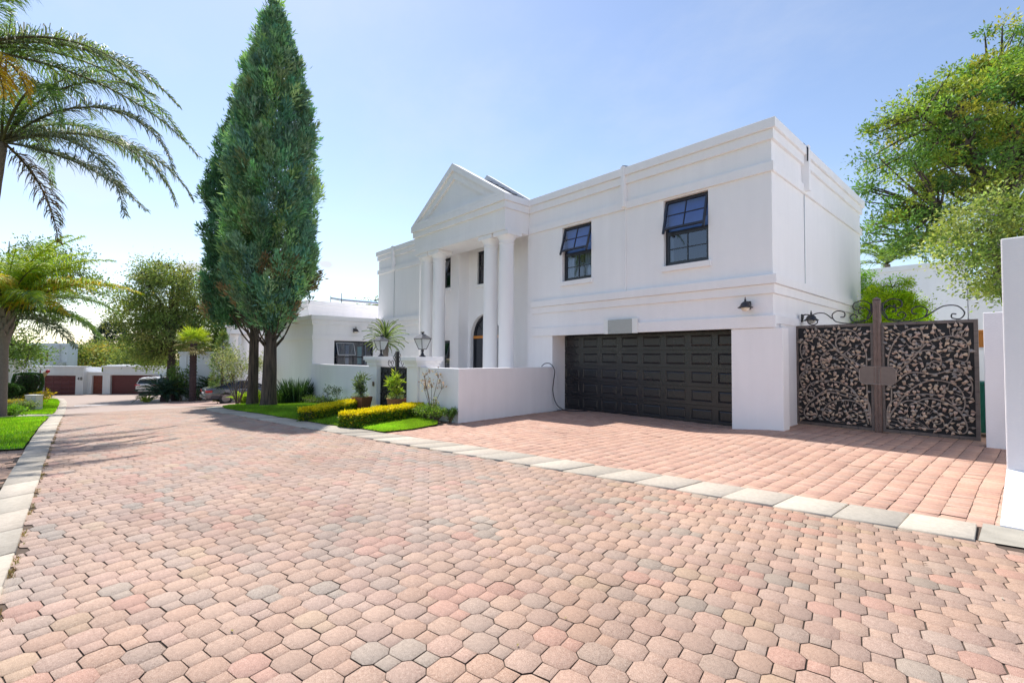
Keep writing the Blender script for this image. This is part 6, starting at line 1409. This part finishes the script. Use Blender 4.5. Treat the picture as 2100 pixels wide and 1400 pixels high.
MB().box(sx(207), sx(209.5), .42, .449, .25, .55).build('meter_box', M['cream'], gar)
# house beyond
o1 = at(45, 720, 58.0); pm = 58/970
hb = thing('distant_house', 'white two-storey house with a curved parapet behind the far garages', 'house', (o1[0], o1[1], -3.), ang)
fx = lambda u: (u-45)*pm
fz = lambda v: 1.6+(726-v)*pm+3.
mb = MB()
pf = [(fx(0), 0), (fx(70), 0), (fx(100), -.9), (fx(112), -1.1), (fx(118), -.9), (fx(118.5), .4), (fx(128), .1), (fx(140), -.1), (fx(142), .8), (fx(141), 1.2), (fx(0), 1.2)]
zt = fz(706); n = len(pf); mb.add([(x, y, -1) for x, y in pf]+[(x, y, zt) for x, y in pf], [(i_, (i_+1) % n, (i_+1) % n+n, i_+n) for i_ in range(n)]+[tuple(range(n, 2*n))]); mb.build('wall', F_, hb)
mb = MB(); z0 = fz(709); z1 = fz(704.5); gx = lambda p, e: (p[0], p[1]-e)
for q in range(8):
    a, b = gx(pf[q], .12), gx(pf[q+1], .12); mb.add([(a[0], a[1], z0), (b[0], b[1], z0), (b[0], b[1]+.3, z0), (a[0], a[1]+.3, z0), (a[0], a[1], z1), (b[0], b[1], z1), (b[0], b[1]+.3, z1), (a[0], a[1]+.3, z1)], [(0, 1, 5, 4), (1, 2, 6, 5), (2, 3, 7, 6), (3, 0, 4, 7), (4, 5, 6, 7), (3, 2, 1, 0)])
mb.build('parapet', F_, hb)
for u, za, zb, y in ((102.3, 748, 721, -.95), (114, 741, 722, -1.06)):
    w = MB().box(fx(u)-.09, fx(u)+.09, y-.12, y+.2, fz(za), fz(zb)).build('window', M['maroon'], hb); MB().box(fx(u)-.05, fx(u)+.05, y-.13, y-.121, fz(za)+.08, fz(zb)-.08).build('pane', M['carglass'], w)
t = MB().box(fx(130), fx(138), -.6, -.11, fz(749), fz(743)).build('air_conditioner', M['cream'], hb, bevel=.02)
# ribbed wall at the left
a = at(-30, 720, 35.0); b = at(66, 720, 45.0); L = math.hypot(b[0]-a[0], b[1]-a[1]); an = math.atan2(b[1]-a[1], b[0]-a[0]); nb = thing('ribbed_wall', 'white ribbed boundary wall between the left hedges and the far garages', 'wall', (a[0], a[1], -2.3), an)
MB().box(0, L, 0, .25, -.6, 3.35).build('wall', F_, nb)
mb = MB()
for k in range(9): x = .3+k*L/9; mb.box(x, x+.45, -.16, -.001, -.6, 3.2+.35*(k % 2))
mb.build('rib', F_, nb)
# far white wall right of the fan palm
a = at(372, 720, 37.0); b = at(490, 720, 37.4); L = math.hypot(b[0]-a[0], b[1]-a[1]); an = math.atan2(b[1]-a[1], b[0]-a[0]); gza = gz(a[0], a[1])
nb = thing('far_garden_wall', 'high white plastered wall with a moulded top behind the fan palm', 'wall', (a[0], a[1], gza), an)
H_ = 1.6+(728-722)*37/970-gza
MB().box(0, L, 0, .3, -1, H_-.13).box(-.06, .45, -.12, .36, -1, H_-.35).build('wall', F_, nb, bevel=.01); MB().box(-.14, L, -.2, .5, H_-.128, H_).box(-.10, L, -.06, -.001, H_-.30, H_-.132).box(.46, L, -.03, -.001, H_-1.02, H_-.98).build('coping', F_, nb)
# neighbour behind the right-hand gate
a = at(1740, 720, 23.0); b = at(1985, 720, 20.0); L = math.hypot(b[0]-a[0], b[1]-a[1]); an = math.atan2(b[1]-a[1], b[0]-a[0])
nb = thing('neighbour_building', 'plain white neighbouring building behind the lime conifer', 'building', (a[0], a[1], 0), an)
H_ = 1.6+(734-536)*20.8/970
MB().box(0, L, 0, 7, -.5, H_-.22).build('wall', F_, nb); MB().box(-.1, L+.1, -.1, .4, H_-.218, H_).build('parapet', F_, nb, bevel=.01)
MB().box(L+.02, L+5, .9, 6, -.5, H_-.9).build('side_wall', F_, nb)

# ================================================================== VEHICLES
def loft(secs, name, mat, parent, smooth=True, split=32):
    """secs: list of rings (equal point counts)"""
    n = len(secs[0]); mb = MB(); vs = [p for s in secs for p in s]; fs = []
    for i_ in range(len(secs)-1):
        for k in range(n-1): fs.append((i_*n+k, i_*n+k+1, (i_+1)*n+k+1, (i_+1)*n+k))
    fs += [tuple(range(n-1, -1, -1)), tuple((len(secs)-1)*n+k for k in range(n))]
    mb.add(vs, fs); o = mb.build(name, mat, parent, smooth=smooth)
    if smooth: o.modifiers.new('e', 'EDGE_SPLIT').split_angle = R(split)
    return o
def car(name, label, loc, rz, paint, spec):
    """local +x is the nose, z=0 the road"""
    t = thing(name, label, 'car', loc, rz)
    L, Wd = spec['L'], spec['W']/2; wb = spec['wheels']; wr = spec['wr']; xs_ = spec['x']; belt = spec['belt']; low = spec['low']; hw = spec['hw']
    secs = []
    for x, zt, zb, w in zip(xs_, belt, low, hw):
        w *= Wd; hgt = zt-zb
        half = [(0.0, zb), (w*.80, zb), (w*.95, zb+.10*hgt), (w, zb+.38*hgt), (w*.985, zb+.62*hgt), (w*.95, zb+.86*hgt), (w*.86, zb+.97*hgt), (w*.6, zt+.012), (0, zt+.03)]
        secs.append([(x, y, z) for y, z in half]+[(x, -y, z) for y, z in reversed(half[1:-1])]+[(x, 0, zb)])
    body = loft(secs, 'body', paint, t)
    g = spec['glass']   # x, half width bottom, half width top, z bottom, z top
    gs = []
    for x, w0, w1, z0, z1 in g:
        gs.append([(x, w0*Wd, z0), (x, (w0*.55+w1*.45)*Wd, z0+(z1-z0)*.6), (x, w1*Wd, z1-.01), (x, w1*Wd*.5, z1), (x, -w1*Wd*.5, z1), (x, -w1*Wd, z1-.01), (x, -(w0*.55+w1*.45)*Wd, z0+(z1-z0)*.6), (x, -w0*Wd, z0)])
    loft(gs, 'windows', M['carglass'], t, split=40)
    rf = spec['roof']; mb = MB()     # painted roof shell and pillars just proud of the glass
    rs = []
    for x, w1, z1 in rf: rs.append([(x, w1*Wd+.012, z1-.05), (x, w1*Wd*.96, z1+.008), (x, w1*Wd*.5, z1+.024), (x, 0, z1+.03), (x, -w1*Wd*.5, z1+.024), (x, -w1*Wd*.96, z1+.008), (x, -w1*Wd-.012, z1-.05)])
    loft(rs, 'roof', paint, t)
    mb = MB()
    for pts in spec['pillars']:
        for sg in (1, -1): mb.tube([(x, sg*(y*Wd+.004), z) for x, y, z in pts], .028, 6)
    mb.build('pillar', paint, t)
    for wx in wb:
        for sg in (1, -1):
            yc = sg*(Wd-.115); rot = Matrix.Rotation(R(90), 4, 'X')
            w = MB().lathe([(wr*.66, -.105), (wr*.93, -.105), (wr, -.07), (wr, .07), (wr*.93, .105), (wr*.66, .105)], (wx, yc, wr), 28, rot).build('wheel', M['rubber'], t, smooth=False)
            m2 = MB(); of = sg*.108
            m2.lathe([(wr*.60, -.02), (wr*.68, -.02), (wr*.68, .02), (wr*.60, .02)], (wx, yc+of*.9, wr), 28, rot)
            ns = 12
            for k in range(ns):
                a = 2*PI*k/ns; c_, s_ = math.cos(a), math.sin(a)
                m2.tube([(wx+.05*c_, yc+of, wr+.05*s_), (wx+wr*.62*c_, yc+of*.95, wr+wr*.62*s_)], [.013, .017], 4)
            m2.lathe([(.0, -.015), (.07, -.012), (.07, .012), (0, .015)], (wx, yc+of, wr), 14, rot); m2.build('rim', M['alloy'], w)
            MB().lathe([(wr*1.12, -.01), (wr*1.12, .01), (0, .01)], (wx, sg*(Wd*spec.get('arch', .985)), wr+.01), 26, rot).build('wheel_arch', M['plastic'], t)
    for nm, mt_, bx in spec['boxes']:
        m3 = MB()
        m3.box(*bx); m3.build(nm, mt_, t, bevel=.012)
    return t
# grey coupe, tail to the left of the picture (local +x nose points to +y)
cpe = dict(L=4.7, W=1.79, wheels=(.98+.08, 3.72), wr=.33,
  x=[0, .04, .14, .35, .8, 1.4, 2.2, 3.0, 3.5, 4.1, 4.45, 4.62, 4.70], belt=[.80, .93, .97, .985, .985, .965, .94, .93, .91, .82, .72, .62, .5], low=[.42, .34, .29, .26, .22, .2, .2, .2, .2, .22, .24, .28, .34], hw=[.80, .87, .93, .97, 1, 1, 1, 1, 1, .97, .90, .82, .7],
  glass=[(.42, .78, .70, .95, .97), (.75, .82, .70, .95, 1.10), (1.25, .88, .70, .94, 1.29), (1.9, .90, .70, .93, 1.37), (2.5, .90, .69, .92, 1.35), (3.0, .88, .68, .91, 1.18), (3.42, .84, .72, .90, .94)],
  roof=[(.95, .70, 1.17), (1.3, .705, 1.31), (1.9, .705, 1.378), (2.5, .695, 1.36), (2.72, .69, 1.29)],
  pillars=[[(.55, .80, .985), (.9, .77, 1.14), (1.3, .725, 1.29), (1.9, .715, 1.36), (2.5, .70, 1.34), (3.0, .79, 1.14), (3.38, .86, .95)], [(1.55, .895, .95), (1.62, .73, 1.33)]],
  boxes=[('tail_light', M['red'], (-.005, .34, .62, .885, .70, .84)), ('tail_light', M['red'], (-.005, .34, -.885, -.62, .70, .84)), ('number_plate', M['signwhite'], (-.02, .0, -.26, .26, .62, .73)), ('bumper', M['carsilver'], (-.045, .12, -.80, .80, .38, .56)), ('chrome_strip', M['alu'], (-.055, -.046, -.7, .7, .40, .42)), ('sill_trim', M['alu'], (1.35, 3.35, -.905, -.888, .26, .285)), ('door_handle', M['carsilver'], (1.95, 2.15, -.91, -.888, .77, .795)), ('mirror', M['carsilver'], (2.95, 3.12, -1.02, -.86, .92, 1.04)), ('headlight', M['lampglass'], (4.42, 4.62, -.74, -.5, .58, .70)), ('headlight', M['lampglass'], (4.42, 4.62, .5, .74, .58, .70))])
pc = at(463, 828.5, 29.0)
car('parked_coupe', 'grey metallic coupe with a red tail light parked by the wing', (pc[0]-.86, pc[1]-1.06, gz(pc[0]-.3, pc[1]-1.2)+.0), R(90), M['carsilver'], cpe)
suv = dict(L=4.6, W=1.88, wheels=(.90, 3.65), wr=.36,
  x=[0, .05, .16, .5, 1.2, 2.2, 3.2, 3.8, 4.3, 4.5, 4.6], belt=[.95, 1.02, 1.06, 1.07, 1.06, 1.04, 1.02, .98, .88, .75, .6], low=[.42, .34, .3, .27, .25, .25, .25, .25, .27, .32, .4], hw=[.88, .94, .98, 1, 1, 1, 1, .99, .94, .86, .75],
  glass=[(.10, .86, .78, 1.04, 1.06), (.45, .88, .76, 1.04, 1.5), (.9, .90, .75, 1.04, 1.60), (2.2, .92, .74, 1.03, 1.64), (2.9, .90, .72, 1.02, 1.52), (3.6, .86, .74, 1.0, 1.03)],
  roof=[(.28, .77, 1.47), (.9, .76, 1.615), (2.2, .75, 1.655), (2.8, .73, 1.58)],
  pillars=[[(.12, .87, 1.06), (.45, .79, 1.5), (.9, .765, 1.6), (2.2, .755, 1.63), (2.9, .74, 1.52), (3.55, .86, 1.03)], [(1.1, .9, 1.05), (1.15, .77, 1.58)], [(2.0, .92, 1.05), (2.0, .76, 1.61)]],
  boxes=[('tail_light', M['red'], (-.03, .25, .48, .925, .90, .98)), ('tail_light', M['red'], (-.03, .25, -.925, -.48, .90, .98)), ('number_plate', M['cream'], (-.035, -.005, -.26, .26, .72, .84)), ('bumper', M['plastic'], (-.06, .1, -.86, .86, .36, .56)), ('bumper_trim', M['alu'], (-.075, -.061, -.6, .6, .40, .48)), ('underbody', M['plastic'], (.05, 4.4, -.8, .8, .22, .36)), ('mirror', M['carwhite'], (2.95, 3.15, -1.08, -.93, 1.0, 1.14)), ('mirror', M['carwhite'], (2.95, 3.15, .93, 1.08, 1.0, 1.14)), ('spoiler', M['carwhite'], (.18, .5, -.68, .68, 1.50, 1.54))])
ps = at(301, 720, 43.6)
car('parked_suv', 'white SUV seen from behind, parked in front of the second maroon garage door', (ps[0], ps[1], gz(ps[0], ps[1])), math.atan2(FW[1], FW[0])+R(8), M['carwhite'], suv)

# litter
g = random.Random(12); V = []; F = []; C = []
for k in range(70):
    if k < 45: x, y = g.uniform(-8.5, -.6), g.uniform(6.2, 10.4)
    else: x, y = g.uniform(-8, 0), g.uniform(.2, 5)
    if -8.9 > x: continue
    s_ = g.uniform(.008, .022); z = gz(x, y)+.008; o = len(V); a = g.uniform(0, 6)
    V += [(x+s_*math.cos(a), y+s_*math.sin(a), z), (x+s_*.4*math.cos(a+1.5), y+s_*.4*math.sin(a+1.5), z+.006), (x-s_*math.cos(a), y-s_*math.sin(a), z+.002), (x-s_*.4*math.cos(a+1.5), y-s_*.4*math.sin(a+1.5), z+.004)]; F.append((o, o+1, o+2, o+3)); C += [g.choice([(.12, .07, .04), (.35, .28, .15), (.5, .45, .38), (.3, .25, .06)])]*4
stuff(np_mesh('fallen_leaves', V, F, M['petal'], col=np.array(C)), 'scattered small dry leaves and specks on the paving', 'leaves')
for u_, v_, D_, L_ in ((169, 830.5, 31.5, .9), (199, 829.8, 31.8, 1.3)):  # two flat white patches on the far road
    c_ = at(u_, v_, D_); struct(polysheet('white_patch', [(c_[0]-.35, c_[1]-L_/2), (c_[0]+.35, c_[1]-L_/2+.1), (c_[0]+.35, c_[1]+L_/2), (c_[0]-.35, c_[1]+L_/2-.1)], .012, M['signwhite'], .8))
# weeds and debris in the joint along the left kerb
rng = np.random.default_rng(77); n = 2600; x = -4-14*rng.random(n)**1.2; y = -.325+rng.normal(0, .012, n); cl = np.sin(x*7)+np.sin(x*17.3) > .3; x, y = x[cl], y[cl]; n = len(x)
stuff(blades('joint_weeds', np.stack([x, y, gzn(x, y)-.005], -1), np.stack([rng.normal(0, .8, n), rng.normal(0, .5, n), np.ones(n)], -1), .018+.02*rng.random(n), .008, pick([(.18, .12, .06), (.2, .2, .06), (.3, .2, .1)], n, .3), M['grass']), 'dry weeds and debris in the joint along the left kerb', 'weeds')

# ================================================================== CAMERA, SUN, SKY
cam = bpy.data.cameras.new('Camera'); co_ = bpy.data.objects.new('Camera', cam); COL.objects.link(co_); S.camera = co_
cam.sensor_width = 36; cam.sensor_fit = 'HORIZONTAL'; cam.lens = 970/2100*36; cam.clip_end = 3000; cam.clip_start = .05
mw = Matrix.Identity(4)
for i_ in range(3): mw[i_][0] = RT[i_]; mw[i_][1] = UP[i_]; mw[i_][2] = -FW[i_]
mw[2][3] = 1.6; co_.matrix_world = mw
sd = Vector((.60, -.12, -1.0)).normalized()
sl = bpy.data.lights.new('Sun', 'SUN'); sl.energy = SUN_E = 4.05; sl.angle = R(.55); sl.color = (1, .955, .90)
so = bpy.data.objects.new('Sun', sl); COL.objects.link(so); so.rotation_euler = sd.to_track_quat('-Z', 'Y').to_euler()
w = bpy.data.worlds.new('World'); S.world = w; w.use_nodes = True; nt = w.node_tree; bg = nt.nodes['Background']
sky = nt.nodes.new('ShaderNodeTexSky'); sky.sky_type = 'NISHITA'; sky.sun_disc = False; sky.sun_elevation = math.asin(-sd.z); sky.sun_rotation = math.atan2(-sd.x, -sd.y)
sky.air_density = 1.0; sky.dust_density = .35; sky.ozone_density = 1.6
# fair-weather clouds: a few soft puffs and thin veils fixed in the sky
tc = nt.nodes.new('ShaderNodeTexCoord'); gen = tc.outputs['Generated']
acc = None
def dirv(u, v): d = at(u, v, 1)-np.array([0, 0, 1.6]); return d/np.linalg.norm(d)
ns = N(nt, 'ShaderNodeTexNoise', Scale=26., Detail=6., Roughness=.6); lk(nt, gen, ns.inputs['Vector'])
for (u, v, r_, st) in ((668, 542, .022, 1.), (392, 548, .035, 1.), (150, 370, .10, .45), (90, 560, .12, .25)):
    d = dirv(u, v); dp = N(nt, 'ShaderNodeVectorMath', operation='DISTANCE'); dp.inputs[1].default_value = tuple(d); 
    nrm = N(nt, 'ShaderNodeVectorMath', operation='NORMALIZE'); lk(nt, gen, nrm.inputs[0])
    sc_ = N(nt, 'ShaderNodeVectorMath', operation='SUBTRACT'); lk(nt, nrm.outputs[0], sc_.inputs[0]); sc_.inputs[1].default_value = tuple(d)
    ml = N(nt, 'ShaderNodeVectorMath', operation='MULTIPLY'); lk(nt, sc_.outputs[0], ml.inputs[0]); ml.inputs[1].default_value = (1, 1, 1.9)
    ln = N(nt, 'ShaderNodeVectorMath', operation='LENGTH'); lk(nt, ml.outputs[0], ln.inputs[0])
    mr = N(nt, 'ShaderNodeMapRange'); mr.inputs[1].default_value = r_; mr.inputs[2].default_value = 0; mr.inputs[3].default_value = 0; mr.inputs[4].default_value = 1; lk(nt, ln.outputs['Value'], mr.inputs[0])
    ad = N(nt, 'ShaderNodeMath', operation='MULTIPLY'); lk(nt, mr.outputs[0], ad.inputs[0]); lk(nt, ns.outputs['Fac'], ad.inputs[1])
    m2 = N(nt, 'ShaderNodeMapRange', interpolation_type='SMOOTHSTEP'); m2.inputs[1].default_value = .10; m2.inputs[2].default_value = .30; m2.inputs[4].default_value = st; lk(nt, ad.outputs[0], m2.inputs[0])
    gt = N(nt, 'ShaderNodeMath', operation='GREATER_THAN'); gt.inputs[1].default_value = .001; lk(nt, mr.outputs[0], gt.inputs[0])
    mu = N(nt, 'ShaderNodeMath', operation='MULTIPLY'); lk(nt, m2.outputs[0], mu.inputs[0]); lk(nt, gt.outputs[0], mu.inputs[1])
    if acc is None: acc = mu.outputs[0]
    else: mx = N(nt, 'ShaderNodeMath', operation='MAXIMUM'); lk(nt, acc, mx.inputs[0]); lk(nt, mu.outputs[0], mx.inputs[1]); acc = mx.outputs[0]
# thin high veil
mp = N(nt, 'ShaderNodeMapping'); mp.inputs['Scale'].default_value = (1.2, 2.6, 3.2); lk(nt, gen, mp.inputs['Vector'])
n5 = N(nt, 'ShaderNodeTexNoise', Scale=1.6, Detail=7., Roughness=.62); lk(nt, mp.outputs[0], n5.inputs['Vector'])
mr = N(nt, 'ShaderNodeMapRange', interpolation_type='SMOOTHSTEP'); mr.inputs[1].default_value = .42; mr.inputs[2].default_value = .78; mr.inputs[4].default_value = .22; lk(nt, n5.outputs['Fac'], mr.inputs[0])
mx = N(nt, 'ShaderNodeMath', operation='MAXIMUM'); lk(nt, acc, mx.inputs[0]); lk(nt, mr.outputs[0], mx.inputs[1]); acc = mx.outputs[0]
mc = N(nt, 'ShaderNodeMix', data_type='RGBA'); lk(nt, acc, mc.inputs['Factor']); lk(nt, sky.outputs[0], mc.inputs['A']); mc.inputs['B'].default_value = (3.75, 4.3, 4.8, 1)
tn = N(nt, 'ShaderNodeVectorMath', operation='MULTIPLY'); tn.inputs[1].default_value = (1.045, .968, .94); lk(nt, mc.outputs['Result'], tn.inputs[0]); lk(nt, tn.outputs[0], bg.inputs['Color']); bg.inputs['Strength'].default_value = .138
S.view_settings.view_transform = 'Standard'; S.view_settings.look = 'None'; S.view_settings.exposure = .66; S.view_settings.gamma = 1.0
S.cycles.max_bounces = 12; S.cycles.diffuse_bounces = 8; S.cycles.transparent_max_bounces = 12
